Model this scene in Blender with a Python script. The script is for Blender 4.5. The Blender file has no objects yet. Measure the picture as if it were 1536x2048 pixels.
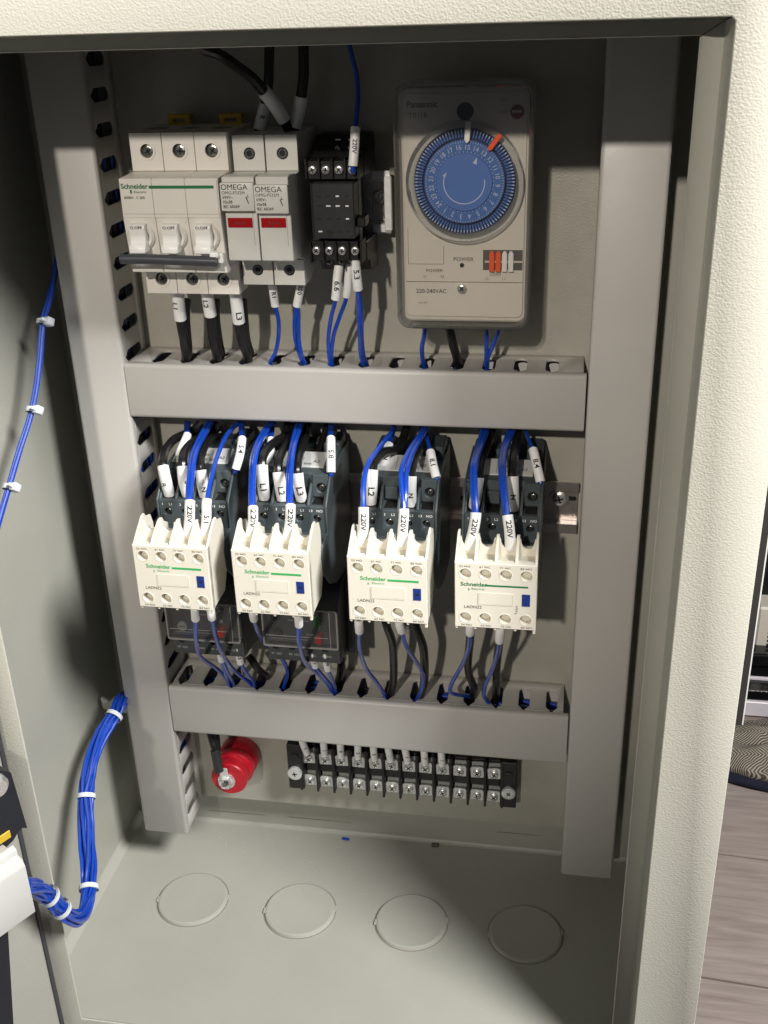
import bpy, bmesh, math, random
from mathutils import Vector, Matrix
random.seed(7)
S = 0.001                                   # everything below is written in millimetres
# ------------------------------------------------------------------ camera, world, lamps, exposure
CAM=dict(loc=(262.991,-625.485,189.732),R=(0.985618,0.166682,-0.027808),U=(-0.046144,0.423774,0.904592),F=(-0.162563,0.890299,-0.425371),f=2148.25)
scene = bpy.context.scene
cd = bpy.data.cameras.new('camera'); cam = bpy.data.objects.new('camera', cd)
scene.collection.objects.link(cam); scene.camera = cam
cd.sensor_fit = 'VERTICAL'; cd.sensor_height = 24.0; cd.lens = CAM['f'] * 24.0 / 2048.0
cd.clip_start = 0.01; cd.clip_end = 50
R_, U_, F_ = CAM['R'], CAM['U'], CAM['F']
cam.matrix_world = Matrix(((R_[0], U_[0], -F_[0], CAM['loc'][0]*S), (R_[1], U_[1], -F_[1], CAM['loc'][1]*S),
                           (R_[2], U_[2], -F_[2], CAM['loc'][2]*S), (0, 0, 0, 1)))
scene.render.engine = 'CYCLES'
world = bpy.data.worlds.new("World"); scene.world = world; world.use_nodes = True
bg = world.node_tree.nodes['Background']; bg.inputs[0].default_value = (0.80, 0.86, 1.0, 1); bg.inputs[1].default_value = 0.075

def lamp(name, pos, target, size, power, col):
    l = bpy.data.lights.new(name, 'AREA'); l.shape = 'DISK'; l.size = size*S; l.energy = power; l.color = col
    o = bpy.data.objects.new(name, l); scene.collection.objects.link(o)
    o.location = Vector(pos)*S
    o.rotation_euler = (Vector(target)-Vector(pos)).to_track_quat('-Z', 'Y').to_euler()
    return o
def along(t, d, dist):
    v = Vector(d).normalized(); return tuple(Vector(t)-v*dist)
sl = bpy.data.lights.new('spot_lamp', 'SPOT'); sl.energy = 250; sl.color = (1.0, 0.91, 0.80); sl.shadow_soft_size = 0.045
sl.spot_size = math.radians(17); sl.spot_blend = 1.0; so_ = bpy.data.objects.new('spot_lamp', sl); scene.collection.objects.link(so_)  # cone kept narrow: its fade stands in for shade on the lower cabinet
so_.location = Vector(along((200, 0, 60), (0.12, 1, -0.46), 3500))*S
so_.rotation_euler = (Vector((140, -100, 130))*S-so_.location).to_track_quat('-Z', 'Y').to_euler()
lamp('ceiling_lamp', along((40, -40, -150), (-1, 0.69, -1.1), 1700), (40, -40, -150), 400, 44, (1.0, 0.985, 0.955))
lamp('room_fill', (1300, 1100, 1500), (700, 900, -700), 300, 7, (1.0, 0.9, 0.84))  # added fill from an unseen source, brightens the wood floor behind
scene.view_settings.view_transform = 'Standard'; scene.view_settings.look = 'None'
scene.view_settings.exposure = 0.15; scene.view_settings.gamma = 1.0; scene.view_settings.use_curve_mapping = False

# ------------------------------------------------------------------ materials
M = {}
def mat(key, col, rough=0.5, metal=0.0, bump=0.0, bscale=900.0, var=0.06, vscale=60.0, coat=0.0, spec=0.5, aniso=None, rvar=0.08, detail=3.0):
    m = bpy.data.materials.new(key); m.use_nodes = True; nt = m.node_tree; N = nt.nodes; L = nt.links
    b = N['Principled BSDF']; b.inputs['Roughness'].default_value = rough; b.inputs['Metallic'].default_value = metal
    b.inputs['Specular IOR Level'].default_value = spec; b.inputs['Coat Weight'].default_value = coat
    tc = N.new('ShaderNodeTexCoord')
    n1 = N.new('ShaderNodeTexNoise'); n1.inputs['Scale'].default_value = vscale; n1.inputs['Detail'].default_value = 2
    L.new(tc.outputs['Object'], n1.inputs['Vector'])
    mx = N.new('ShaderNodeMix'); mx.data_type = 'RGBA'
    c = Vector(col); a = c*(1-var); d = c*(1+var)
    mx.inputs[6].default_value = (*a, 1); mx.inputs[7].default_value = (*[min(1, t) for t in d], 1)
    L.new(n1.outputs['Fac'], mx.inputs[0]); L.new(mx.outputs[2], b.inputs['Base Color'])
    mr = N.new('ShaderNodeMapRange'); mr.inputs[3].default_value = max(0.02, rough-rvar); mr.inputs[4].default_value = min(1, rough+rvar)
    n3 = N.new('ShaderNodeTexNoise'); n3.inputs['Scale'].default_value = vscale*4; L.new(tc.outputs['Object'], n3.inputs['Vector'])
    L.new(n3.outputs['Fac'], mr.inputs[0]); L.new(mr.outputs[0], b.inputs['Roughness'])
    if bump:
        n2 = N.new('ShaderNodeTexNoise'); n2.inputs['Scale'].default_value = bscale; n2.inputs['Detail'].default_value = detail
        if aniso:
            mp = N.new('ShaderNodeMapping'); mp.inputs['Scale'].default_value = aniso
            L.new(tc.outputs['Object'], mp.inputs[0]); L.new(mp.outputs[0], n2.inputs['Vector'])
        else: L.new(tc.outputs['Object'], n2.inputs['Vector'])
        bp = N.new('ShaderNodeBump'); bp.inputs['Strength'].default_value = bump; bp.inputs['Distance'].default_value = 0.001
        L.new(n2.outputs['Fac'], bp.inputs['Height']); L.new(bp.outputs[0], b.inputs['Normal'])
    M[key] = m; return m
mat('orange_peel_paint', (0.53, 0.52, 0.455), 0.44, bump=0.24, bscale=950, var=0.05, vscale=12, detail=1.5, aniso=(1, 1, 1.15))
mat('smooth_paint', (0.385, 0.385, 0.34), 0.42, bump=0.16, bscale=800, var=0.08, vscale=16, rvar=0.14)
mat('dial_print', (0.50, 0.56, 0.68), 0.5)
mat('relay_plastic', (0.066, 0.073, 0.076), 0.42, bump=0.12, bscale=1500, var=0.08)
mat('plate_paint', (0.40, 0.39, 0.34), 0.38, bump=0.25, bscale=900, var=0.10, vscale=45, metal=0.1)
mat('duct_grey', (0.50, 0.487, 0.465), 0.42, bump=0.05, bscale=400, var=0.045, vscale=14, rvar=0.14)
mat('white_plastic', (0.78, 0.75, 0.69), 0.42, bump=0.05, bscale=1500, var=0.03)
mat('grey_white_plastic', (0.66, 0.66, 0.62), 0.42, bump=0.06, bscale=1500, var=0.03)
mat('cream_plastic', (0.72, 0.69, 0.60), 0.48, bump=0.12, bscale=1600, var=0.03)
mat('toggle_white', (0.82, 0.81, 0.78), 0.3, var=0.02)
mat('charcoal_plastic', (0.062, 0.078, 0.085), 0.42, bump=0.2, bscale=1800, var=0.08)
mat('dark_plastic', (0.022, 0.024, 0.026), 0.4, bump=0.12, bscale=1500, var=0.08)
mat('black_plastic', (0.012, 0.012, 0.013), 0.38, bump=0.08, bscale=1500)
mat('hole_black', (0.004, 0.004, 0.004), 0.6)
mat('handle_grey', (0.045, 0.047, 0.055), 0.35, bump=0.05)
mat('steel', (0.80, 0.80, 0.79), 0.28, metal=0.8, bump=0.15, bscale=700, var=0.12, vscale=400)
mat('dark_steel', (0.30, 0.30, 0.28), 0.28, metal=1.0, bump=0.2, bscale=700, var=0.2, vscale=400)
mat('zinc_plate', (0.72, 0.74, 0.73), 0.38, metal=0.5, bump=0.2, bscale=500, var=0.1)
mat('bright_zinc', (0.86, 0.86, 0.87), 0.45, metal=0.35, bump=0.15, bscale=400)
mat('rail_metal', (0.62, 0.57, 0.54), 0.32, metal=0.9, bump=0.25, bscale=250, aniso=(8, 1, 1), var=0.1, vscale=80)
mat('yellow_clip', (0.62, 0.42, 0.03), 0.45)
mat('blue_wire', (0.006, 0.055, 0.42), 0.30, coat=0.6, var=0.05, vscale=25, rvar=0.03)
mat('black_wire', (0.010, 0.010, 0.010), 0.30, bump=0.1, bscale=500)
mat('sleeve_white', (0.84, 0.84, 0.84), 0.45, bump=0.05, bscale=500, var=0.03)
mat('tie_white', (0.72, 0.76, 0.80), 0.4, var=0.04)
mat('print_black', (0.015, 0.015, 0.015), 0.5)
mat('print_grey', (0.09, 0.085, 0.075), 0.5)
mat('print_white', (0.85, 0.85, 0.85), 0.5)
mat('print_faint', (0.22, 0.20, 0.165), 0.5)
mat('logo_green', (0.05, 0.40, 0.12), 0.45)
mat('logo_dark_green', (0.012, 0.17, 0.06), 0.45)
mat('navy_label', (0.012, 0.035, 0.20), 0.4)
mat('red_window', (0.36, 0.006, 0.008), 0.15, coat=0.6)
mat('red_insulator', (0.42, 0.006, 0.018), 0.34, coat=0.15, var=0.08)
mat('red_button', (0.55, 0.02, 0.015), 0.35)
mat('green_button', (0.02, 0.30, 0.04), 0.35)
mat('timer_case', (0.60, 0.56, 0.49), 0.5, bump=0.08, bscale=1500, var=0.03)
mat('timer_panel', (0.66, 0.615, 0.54), 0.5, bump=0.08, bscale=1500, var=0.03)
mat('dial_blue', (0.060, 0.15, 0.42), 0.4, var=0.05)
mat('dial_disc', (0.075, 0.17, 0.46), 0.42, bump=0.1, bscale=2500, var=0.05)
mat('dial_navy', (0.008, 0.022, 0.10), 0.4)
mat('orange_pin', (0.80, 0.10, 0.02), 0.4)
mat('pin_white', (0.80, 0.78, 0.74), 0.4)
mat('label_silver', (0.50, 0.51, 0.50), 0.4, var=0.05)
mat('gland_grey', (0.36, 0.36, 0.35), 0.5)
mat('knob_red', (0.20, 0.03, 0.02), 0.4)
mat('board_black', (0.012, 0.014, 0.020), 0.5, bump=0.1)
mat('lilac_white', (0.62, 0.58, 0.62), 0.35)
mat('off_white_duct', (0.64, 0.635, 0.62), 0.4)
mat('navy_cloth', (0.003, 0.005, 0.018), 0.9, bump=0.4, bscale=600)
mat('beige_wall', (0.25, 0.225, 0.19), 0.8, bump=0.1)
mat('room_dark', (0.035, 0.032, 0.030), 0.6, bump=0.1)
mat('pale_plastic', (0.50, 0.47, 0.41), 0.45)
mat('gloss_black', (0.006, 0.006, 0.007), 0.12)

def clear_mat(key, tint, fac):
    m = bpy.data.materials.new(key); m.use_nodes = True; nt = m.node_tree; N = nt.nodes; L = nt.links
    N.remove(N['Principled BSDF']); out = N['Material Output']
    t = N.new('ShaderNodeBsdfTransparent'); t.inputs[0].default_value = (*tint, 1)
    g = N.new('ShaderNodeBsdfGlossy'); g.inputs['Roughness'].default_value = 0.12; g.inputs[0].default_value = (0.9, 0.9, 0.9, 1)
    d = N.new('ShaderNodeBsdfDiffuse'); d.inputs[0].default_value = (0.6, 0.6, 0.58, 1)
    f = N.new('ShaderNodeFresnel'); f.inputs[0].default_value = 1.45
    a = N.new('ShaderNodeMixShader'); a.inputs[0].default_value = fac; L.new(t.outputs[0], a.inputs[1]); L.new(d.outputs[0], a.inputs[2])
    b = N.new('ShaderNodeMixShader'); L.new(f.outputs[0], b.inputs[0]); L.new(a.outputs[0], b.inputs[1]); L.new(g.outputs[0], b.inputs[2])
    L.new(b.outputs[0], out.inputs[0]); M[key] = m
clear_mat('clear_cover', (0.97, 0.97, 0.965), 0.012)
clear_mat('clear_rim', (0.97, 0.97, 0.96), 0.10)
clear_mat('smoked_cover', (0.86, 0.86, 0.86), 0.05)
clear_mat('flap_edge', (0.85, 0.85, 0.85), 0.42)
clear_mat('dial_guard', (0.88, 0.89, 0.90), 0.12)

# wood floor and herringbone cloth
def wood():
    m = bpy.data.materials.new('grey_wood'); m.use_nodes = True; N = m.node_tree.nodes; L = m.node_tree.links; b = N['Principled BSDF']
    tc = N.new('ShaderNodeTexCoord'); mp = N.new('ShaderNodeMapping'); mp.inputs['Scale'].default_value = (2.4, 26, 1)
    oi = N.new('ShaderNodeObjectInfo'); add = N.new('ShaderNodeVectorMath'); add.operation = 'ADD'
    sc = N.new('ShaderNodeVectorMath'); sc.operation = 'SCALE'; sc.inputs[3].default_value = 1.0
    cmb = N.new('ShaderNodeCombineXYZ'); mu = N.new('ShaderNodeMath'); mu.operation = 'MULTIPLY'; mu.inputs[1].default_value = 37
    L.new(oi.outputs['Random'], mu.inputs[0]); L.new(mu.outputs[0], cmb.inputs[0]); L.new(mu.outputs[0], cmb.inputs[1])
    L.new(tc.outputs['Object'], add.inputs[0]); L.new(cmb.outputs[0], add.inputs[1]); L.new(add.outputs[0], mp.inputs[0])
    n = N.new('ShaderNodeTexNoise'); n.inputs['Scale'].default_value = 5.5; n.inputs['Detail'].default_value = 9; n.inputs['Distortion'].default_value = 0.6
    L.new(mp.outputs[0], n.inputs[0]); r = N.new('ShaderNodeValToRGB'); e = r.color_ramp.elements
    e[0].position = 0.22; e[0].color = (0.235, 0.192, 0.172, 1); e[1].position = 0.8; e[1].color = (0.40, 0.34, 0.31, 1)
    L.new(n.outputs[0], r.inputs[0]); L.new(r.outputs[0], b.inputs['Base Color']); b.inputs['Roughness'].default_value = 0.38
    bu = N.new('ShaderNodeBump'); bu.inputs['Strength'].default_value = 0.25; bu.inputs['Distance'].default_value = 0.002
    L.new(n.outputs[0], bu.inputs['Height']); L.new(bu.outputs[0], b.inputs['Normal']); M['grey_wood'] = m
wood()
def herring():
    m = bpy.data.materials.new('herringbone_wool'); m.use_nodes = True; N = m.node_tree.nodes; L = m.node_tree.links; b = N['Principled BSDF']
    tc = N.new('ShaderNodeTexCoord'); sx = N.new('ShaderNodeSeparateXYZ'); L.new(tc.outputs['Object'], sx.inputs[0])
    def mth(op, a, bb=None):
        q = N.new('ShaderNodeMath'); q.operation = op
        for i, v in enumerate((a, bb)):
            if v is None: continue
            if isinstance(v, (int, float)): q.inputs[i].default_value = v
            else: L.new(v, q.inputs[i])
        return q.outputs[0]
    nz = N.new('ShaderNodeTexNoise'); nz.inputs['Scale'].default_value = 25; L.new(tc.outputs['Object'], nz.inputs[0])
    zig = mth('PINGPONG', sx.outputs[1], 0.022)
    v = mth('ADD', mth('ADD', sx.outputs[0], mth('MULTIPLY', zig, 1.1)), mth('MULTIPLY', nz.outputs[0], 0.010))
    s = mth('SINE', mth('MULTIPLY', v, 1500.0)); h = mth('ADD', mth('MULTIPLY', s, 0.5), 0.5)
    r = N.new('ShaderNodeValToRGB'); e = r.color_ramp.elements
    e[0].position = 0.2; e[0].color = (0.075, 0.058, 0.042, 1); e[1].position = 0.8; e[1].color = (0.36, 0.33, 0.27, 1)
    L.new(h, r.inputs[0]); L.new(r.outputs[0], b.inputs['Base Color']); b.inputs['Roughness'].default_value = 0.95
    bu = N.new('ShaderNodeBump'); bu.inputs['Strength'].default_value = 0.6; bu.inputs['Distance'].default_value = 0.002
    L.new(h, bu.inputs['Height']); L.new(bu.outputs[0], b.inputs['Normal']); M['herringbone_wool'] = m
herring()

# ------------------------------------------------------------------ helpers
ORG = {}
def thing(name, label, cat, loc=(0, 0, 0), group=None, kind=None):
    o = bpy.data.objects.new(name, None); scene.collection.objects.link(o); o.empty_display_size = 0.01
    o.location = Vector(loc)*S; o['label'] = label; o['category'] = cat
    if group: o['group'] = group
    if kind: o['kind'] = kind
    ORG[o.name] = Vector(loc); return o
def base_of(p): return ORG[p.name] if p is not None else Vector((0, 0, 0))
def curve_to_bm(cu):
    ob = bpy.data.objects.new('tmp', cu); scene.collection.objects.link(ob)
    me = bpy.data.meshes.new_from_object(ob.evaluated_get(bpy.context.evaluated_depsgraph_get()))
    bm = bmesh.new(); bm.from_mesh(me); bpy.data.objects.remove(ob); bpy.data.meshes.remove(me)
    return bm
_txt = {}
def text_mesh(s, bold):
    k = (s, bold)
    if k not in _txt:
        cu = bpy.data.curves.new('t', 'FONT'); cu.body = s; cu.size = 1.0; cu.offset = bold; cu.resolution_u = 3
        cu.align_x = 'LEFT'; bm = curve_to_bm(cu); bpy.data.curves.remove(cu)
        bmesh.ops.triangulate(bm, faces=bm.faces[:])
        xs = [v.co.x for v in bm.verts] or [0]; ys = [v.co.y for v in bm.verts] or [0]
        _txt[k] = ([(v.co.x-min(xs), v.co.y-min(ys)) for v in bm.verts], [[v.index for v in f.verts] for f in bm.faces], max(xs)-min(xs), max(ys)-min(ys))
        bm.free()
    return _txt[k]
CAPH = 0.70
class B:
    def __init__(self, xf=None): self.v = []; self.f = []; self.xf = xf
    def add(self, verts, faces, m=None):
        n = len(self.v)
        for p in verts:
            p = Vector(p)
            if m is not None: p = m @ p
            if self.xf: p = self.xf(p)
            self.v.append(p)
        self.f += [[i+n for i in f] for f in faces]; return self
    def bm(self, bm, m=None):
        bm.verts.index_update()
        return self.add([v.co.copy() for v in bm.verts], [[v.index for v in f.verts] for f in bm.faces], m)
    def box(self, x0, x1, y0, y1, z0, z1, bev=0.0, seg=1, m=None):
        x0, x1 = sorted((x0, x1)); y0, y1 = sorted((y0, y1)); z0, z1 = sorted((z0, z1))
        if bev <= 0:
            v = [(x, y, z) for x in (x0, x1) for y in (y0, y1) for z in (z0, z1)]
            return self.add(v, [(0, 1, 3, 2), (4, 6, 7, 5), (0, 4, 5, 1), (2, 3, 7, 6), (0, 2, 6, 4), (1, 5, 7, 3)], m)
        b = bmesh.new(); bmesh.ops.create_cube(b, size=1)
        for v in b.verts: v.co = Vector(((x0+x1)/2+v.co.x*(x1-x0), (y0+y1)/2+v.co.y*(y1-y0), (z0+z1)/2+v.co.z*(z1-z0)))
        bmesh.ops.bevel(b, geom=b.edges[:], offset=bev, segments=seg, affect='EDGES', profile=0.5, clamp_overlap=True)
        self.bm(b, m); b.free(); return self
    def prism(self, prof, a0, a1, axis='X', bev=0.0, m=None):
        # profile polygon extruded; axis X: (y,z)  Z: (x,y)  Y: (x,z)
        def mk(p, a): return (a, p[0], p[1]) if axis == 'X' else ((p[0], p[1], a) if axis == 'Z' else (p[0], a, p[1]))
        b = bmesh.new(); n = len(prof)
        va = [b.verts.new(mk(p, a0)) for p in prof]; vb = [b.verts.new(mk(p, a1)) for p in prof]
        b.faces.new(va); b.faces.new(vb[::-1])
        for i in range(n): b.faces.new((va[i], vb[i], vb[(i+1) % n], va[(i+1) % n]))
        bmesh.ops.recalc_face_normals(b, faces=b.faces[:])
        if bev: bmesh.ops.bevel(b, geom=b.edges[:], offset=bev, segments=1, affect='EDGES', clamp_overlap=True)
        self.bm(b, m); b.free(); return self
    def lathe(self, prof, c, axis='Y', seg=24, m=None):
        # prof: list of (radius, height along axis)
        v = []; f = []; n = len(prof)
        for k in range(seg):
            a = 2*math.pi*k/seg; ca, sa = math.cos(a), math.sin(a)
            for r, h in prof:
                if axis == 'Y': v.append((c[0]+r*ca, c[1]+h, c[2]+r*sa))
                elif axis == 'Z': v.append((c[0]+r*ca, c[1]+r*sa, c[2]+h))
                else: v.append((c[0]+h, c[1]+r*ca, c[2]+r*sa))
        for k in range(seg):
            for i in range(n-1):
                a = k*n+i; b_ = ((k+1) % seg)*n+i; f.append((a, a+1, b_+1, b_))
        f = [q for q in f]
        return self.add(v, f, m)
    def cyl(self, c, r, y0, y1, seg=20, bev=0.0, axis='Y', m=None):
        # disc-like solid between y0 (front) and y1
        s = 1 if y1 > y0 else -1
        return self.lathe([(0.0001, y0), (r-bev, y0), (r, y0+s*bev), (r, y1), (0.0001, y1)], (c[0], 0 if axis == 'Y' else c[1], 0 if axis == 'Z' else c[2]) if axis != 'X' else (0, c[1], c[2]), axis, seg, m)
    def ring(self, c, r0, r1, y0, y1, seg=24, axis='Y', m=None):
        cc = (c[0], 0, c[2]) if axis == 'Y' else (c[0], c[1], 0)
        return self.lathe([(r0, y0), (r1, y0), (r1, y1), (r0, y1), (r0, y0)], cc, axis, seg, m)
    def tube(self, pts, r, seg=10, sub=8, cap=True, i0=0, i1=None, grow=0.0, flare=0.0):
        P = spline(pts, sub); i1 = len(P) if i1 is None else i1; P = P[i0:i1]
        v, f = sweep(P, r+grow, seg, cap, flare); return self.add(v, f)
    def text(self, s, x, y, z, h, bold=0.0, align='L', wide=1.0, rot=0.0, m=None):
        # capital height h, lying in the XZ plane at depth y, rot in degrees (clockwise as seen)
        vs, fs, w, hh = text_mesh(s, bold); k = h/CAPH
        off = {'L': 0, 'C': -w/2, 'R': -w}[align]
        c, sn = math.cos(math.radians(-rot)), math.sin(math.radians(-rot)); out = []
        for a, b in vs:
            a = (a+off)*k*wide; b = b*k
            out.append((x+a*c-b*sn, y, z+a*sn+b*c))
        return self.add(out, fs, m)
    def done(self, name, mat_, parent=None, label=None, ang=35, smooth=True):
        me = bpy.data.meshes.new(name); o_ = base_of(parent)
        me.from_pydata([tuple((p-o_)*S) for p in self.v], [], self.f)
        me.materials.append(M[mat_]); b = bmesh.new(); b.from_mesh(me)
        bmesh.ops.remove_doubles(b, verts=b.verts[:], dist=1e-6)
        bmesh.ops.recalc_face_normals(b, faces=b.faces[:]); b.to_mesh(me); b.free()
        if smooth:
            me.polygons.foreach_set('use_smooth', [True]*len(me.polygons)); me.set_sharp_from_angle(angle=math.radians(ang))
        o = bpy.data.objects.new(name, me); scene.collection.objects.link(o)
        if parent is not None:
            o.parent = parent; ORG[o.name] = o_
        if label: o['label'] = label
        return o
def spline(pts, sub=8):
    P = [Vector(p) for p in pts]
    if len(P) == 2: return [P[0].lerp(P[1], t/sub) for t in range(sub+1)]
    Q = [2*P[0]-P[1]]+P+[2*P[-1]-P[-2]]; out = []
    for i in range(1, len(Q)-2):
        for t in range(sub):
            u = t/sub; a, b, c, d = Q[i-1], Q[i], Q[i+1], Q[i+2]
            out.append(0.5*((2*b)+(c-a)*u+(2*a-5*b+4*c-d)*u*u+(3*b-a-3*c+d)*u*u*u))
    out.append(P[-1]); return out
def sweep(P, r, seg=10, cap=True, flare=0.0):
    T = [(P[min(i+1, len(P)-1)]-P[max(i-1, 0)]).normalized() for i in range(len(P))]
    up = Vector((0, 1, 0)) if abs(T[0].y) < 0.9 else Vector((1, 0, 0)); n = T[0].cross(up).normalized(); v = []; f = []
    L = len(P)
    for i, p in enumerate(P):
        n = (n-T[i]*n.dot(T[i])).normalized(); b = T[i].cross(n); rr = r
        if flare and (i == 0): rr = r+flare
        for k in range(seg):
            a = 2*math.pi*k/seg; v.append(p+(n*math.cos(a)+b*math.sin(a))*rr)
    for i in range(L-1):
        for k in range(seg):
            a = i*seg+k; c = i*seg+(k+1) % seg; f.append((a, c, c+seg, a+seg))
    if cap: f.append(tuple(range(seg))[::-1]); f.append(tuple(range((L-1)*seg, L*seg)))
    return v, f
def plate_bm(outline, holes, thick, bev=0.0):
    # flat sheet with holes, in its own (a, b) plane, front at +thick/2
    cu = bpy.data.curves.new('p', 'CURVE'); cu.dimensions = '2D'; cu.fill_mode = 'BOTH'; cu.extrude = max(0.01, thick/2-bev); cu.bevel_depth = bev
    cu.bevel_resolution = 0
    if bev: cu.offset = -bev
    for poly in [outline]+holes:
        sp = cu.splines.new('POLY'); sp.points.add(len(poly)-1)
        for q, p in zip(sp.points, poly): q.co = (p[0], p[1], 0, 1)
        sp.use_cyclic_u = True
    bm = curve_to_bm(cu); bpy.data.curves.remove(cu); return bm
def circle(cx, cz, r, n=20): return [(cx+r*math.cos(2*math.pi*k/n), cz+r*math.sin(2*math.pi*k/n)) for k in range(n)]
def rrect(x0, x1, z0, z1, r, n=5):
    out = []
    for cx, cz, a0 in ((x1-r, z1-r, 0), (x0+r, z1-r, 90), (x0+r, z0+r, 180), (x1-r, z0+r, 270)):
        for k in range(n+1):
            a = math.radians(a0+90*k/n); out.append((cx+r*math.cos(a), cz+r*math.sin(a)))
    return out
def XZ(y): return Matrix(((1, 0, 0, 0), (0, 0, -1, y), (0, 1, 0, 0), (0, 0, 0, 1)))          # (a,b,c) -> (a, y-c, b)
def face_plate(b, outline, holes, y_front, thick, bev=0.0):
    bm = plate_bm(outline, holes, thick, bev); b.bm(bm, XZ(y_front+thick/2)); bm.free(); return b

def screw(parent, c, r, name='screw', m='steel', depth=1.6, slot=True, rot=0.3, cross=True, seg=16, label=None):
    # c = (x, y of the front, z); head with a cross recess
    b = B(); b.lathe([(0.0001, 0.25), (r*0.45, 0.1), (r*0.85, 0.25), (r, 0.6), (r, depth), (0.0001, depth)], c, 'Y', seg)
    o = b.done(name, m, parent, label=label, ang=50)
    if slot:
        k = B(); L = r*(0.36 if slot == 'small' else 0.58); w = r*(0.07 if slot == 'small' else 0.12)
        for q in ((0, 1) if cross else (0,)):
            a = rot+q*math.pi/2; ca, sa = math.cos(a), math.sin(a)
            P = [(-L, -w), (L, -w), (L, w), (-L, w)]
            vv = [(c[0]+p[0]*ca-p[1]*sa, c[1]-0.06+dy, c[2]+p[0]*sa+p[1]*ca) for dy in (0, 0.5) for p in P]
            k.add(vv, [(0, 1, 2, 3), (7, 6, 5, 4), (0, 4, 5, 1), (1, 5, 6, 2), (2, 6, 7, 3), (3, 7, 4, 0)])
        k.done('recess', 'hole_black', o, smooth=False)
    return o
def copy_tree(o, parent=None):
    c = o.copy(); scene.collection.objects.link(c)
    if parent is not None: c.parent = parent
    for ch in [q for q in list(bpy.data.objects) if q.parent == o]: copy_tree(ch, c)
    return c

# ------------------------------------------------------------------ the cabinet
cab = thing('control_cabinet', 'cream textured steel control cabinet, its hinged door open at left, holding all the wiring gear', 'cabinet', (142, 20, -403))
XL, XR, ZF, YB, YF = -66.0, 350.0, -402.0, 20.0, -175.0
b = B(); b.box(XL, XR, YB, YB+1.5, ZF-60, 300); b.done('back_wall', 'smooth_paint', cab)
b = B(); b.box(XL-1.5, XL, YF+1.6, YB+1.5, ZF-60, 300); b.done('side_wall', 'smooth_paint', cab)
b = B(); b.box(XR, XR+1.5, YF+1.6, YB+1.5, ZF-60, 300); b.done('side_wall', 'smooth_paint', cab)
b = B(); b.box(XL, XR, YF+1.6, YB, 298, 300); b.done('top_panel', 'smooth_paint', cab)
b = B(); b.box(XL+0.1, XR-0.1, YF+1.7, YB-0.1, ZF-1.5, ZF); fl = b.done('bottom_panel', 'smooth_paint', cab)
b = B()
b.prism([(YB-0.05, ZF+0.02), (YB-2.6, ZF+0.02), (YB-1.0, ZF+0.9), (YB-0.05, ZF+2.6)], XL+0.5, XR-0.5, 'X')
b.prism([(XL+0.05, ZF+0.03), (XL+6, ZF+0.03), (XL+2, ZF+1.8), (XL+0.05, ZF+6)], YF+4, YB-1, 'Y', m=Matrix(((1, 0, 0, 0), (0, 1, 0, 0), (0, 0, 1, 0), (0, 0, 0, 1))))
b.done('weld_seam', 'smooth_paint', fl, ang=60)
for px in ((8.5, -64.5), (89.5, -64), (171, -63.5), (252, -63)):
    b = B(); b.lathe([(0.0001, 1.7), (18, 1.8), (23.8, 2.1), (25.1, 1.6), (25.9, 0.0)], (px[0], px[1], ZF), 'Z', 56)
    for a in (10, 190): b.box(25*math.cos(math.radians(a))+px[0]-1.5, 25*math.cos(math.radians(a))+px[0]+1.5, px[1]+25*math.sin(math.radians(a))-2.5, px[1]+25*math.sin(math.radians(a))+2.5, ZF, ZF+1.7, 0.4)
    k = b.done('knockout', 'smooth_paint', fl, ang=20)
    b = B(); b.ring((px[0], px[1], 0), 25.9, 26.5, ZF+0.02, ZF+0.12, 56, 'Z'); b.done('groove', 'print_faint', k)
b = B()
for (p, q) in (((-6.6,19.9,-392.4), (41.0,19.9,-392.0)), ((58.3,19.9,-391.5), (111.1,19.9,-391.3)), ((224.2,19.9,-386.6), (258.5,19.9,-386.4))):
    b.add([p, q, (q[0], q[1], q[2]+0.5), (p[0]+4, p[1], p[2]+0.9)], [(0, 1, 2, 3)])
b.done('scratch', 'print_faint', bpy.data.objects['back_wall'], smooth=False)
# front frame: one sheet with the mouth cut out, plus its folded return
MX0, MX1, MZ0, MZ1 = -30.0, 318.0, ZF+0.3, 183.0
b = B(); face_plate(b, [(XL-1.5, ZF-60), (XR+1.5, ZF-60), (XR+1.5, 300), (XL-1.5, 300)],
                    [[(MX0, MZ0), (MX0, MZ1), (MX1-1.5, MZ1), (MX1, MZ1-1.5), (MX1, MZ0)]], YF, 1.6, 0.5)
b.done('front_frame', 'orange_peel_paint', cab, ang=50)
prof = [(0.02, YF+0.6), (0.3, YF+8), (0.6, YF+15.5), (1.6, YF+17.5), (5, YF+17.2), (9.2, YF+16.0), (10.3, YF+15.2), (10.8, YF+16.2), (9.6, YF+17.4), (5, YF+18.8), (1, YF+19.2), (-1.2, YF+17.5), (-1.3, YF+1.5)]
def sweep_frame(path):
    b = B(); v = []; n = len(prof)
    for (x, z, sx, sz) in path:
        for (i, y) in prof: v.append((x-i*sx, y, z-i*sz*0.62))
    f = [(k*n+i, k*n+(i+1) % n, (k+1)*n+(i+1) % n, (k+1)*n+i) for k in range(len(path)-1) for i in range(n)]
    f += [tuple(range(n)), tuple(range((len(path)-1)*n, len(path)*n))[::-1]]
    b.add(v, f); return b
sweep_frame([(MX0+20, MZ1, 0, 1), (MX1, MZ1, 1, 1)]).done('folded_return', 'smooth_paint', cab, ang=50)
sweep_frame([(MX1+0.05, MZ1-0.6, 1, 1), (MX1+0.05, MZ0-40, 1, 0)]).done('folded_return', 'smooth_paint', cab, ang=50)
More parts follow.
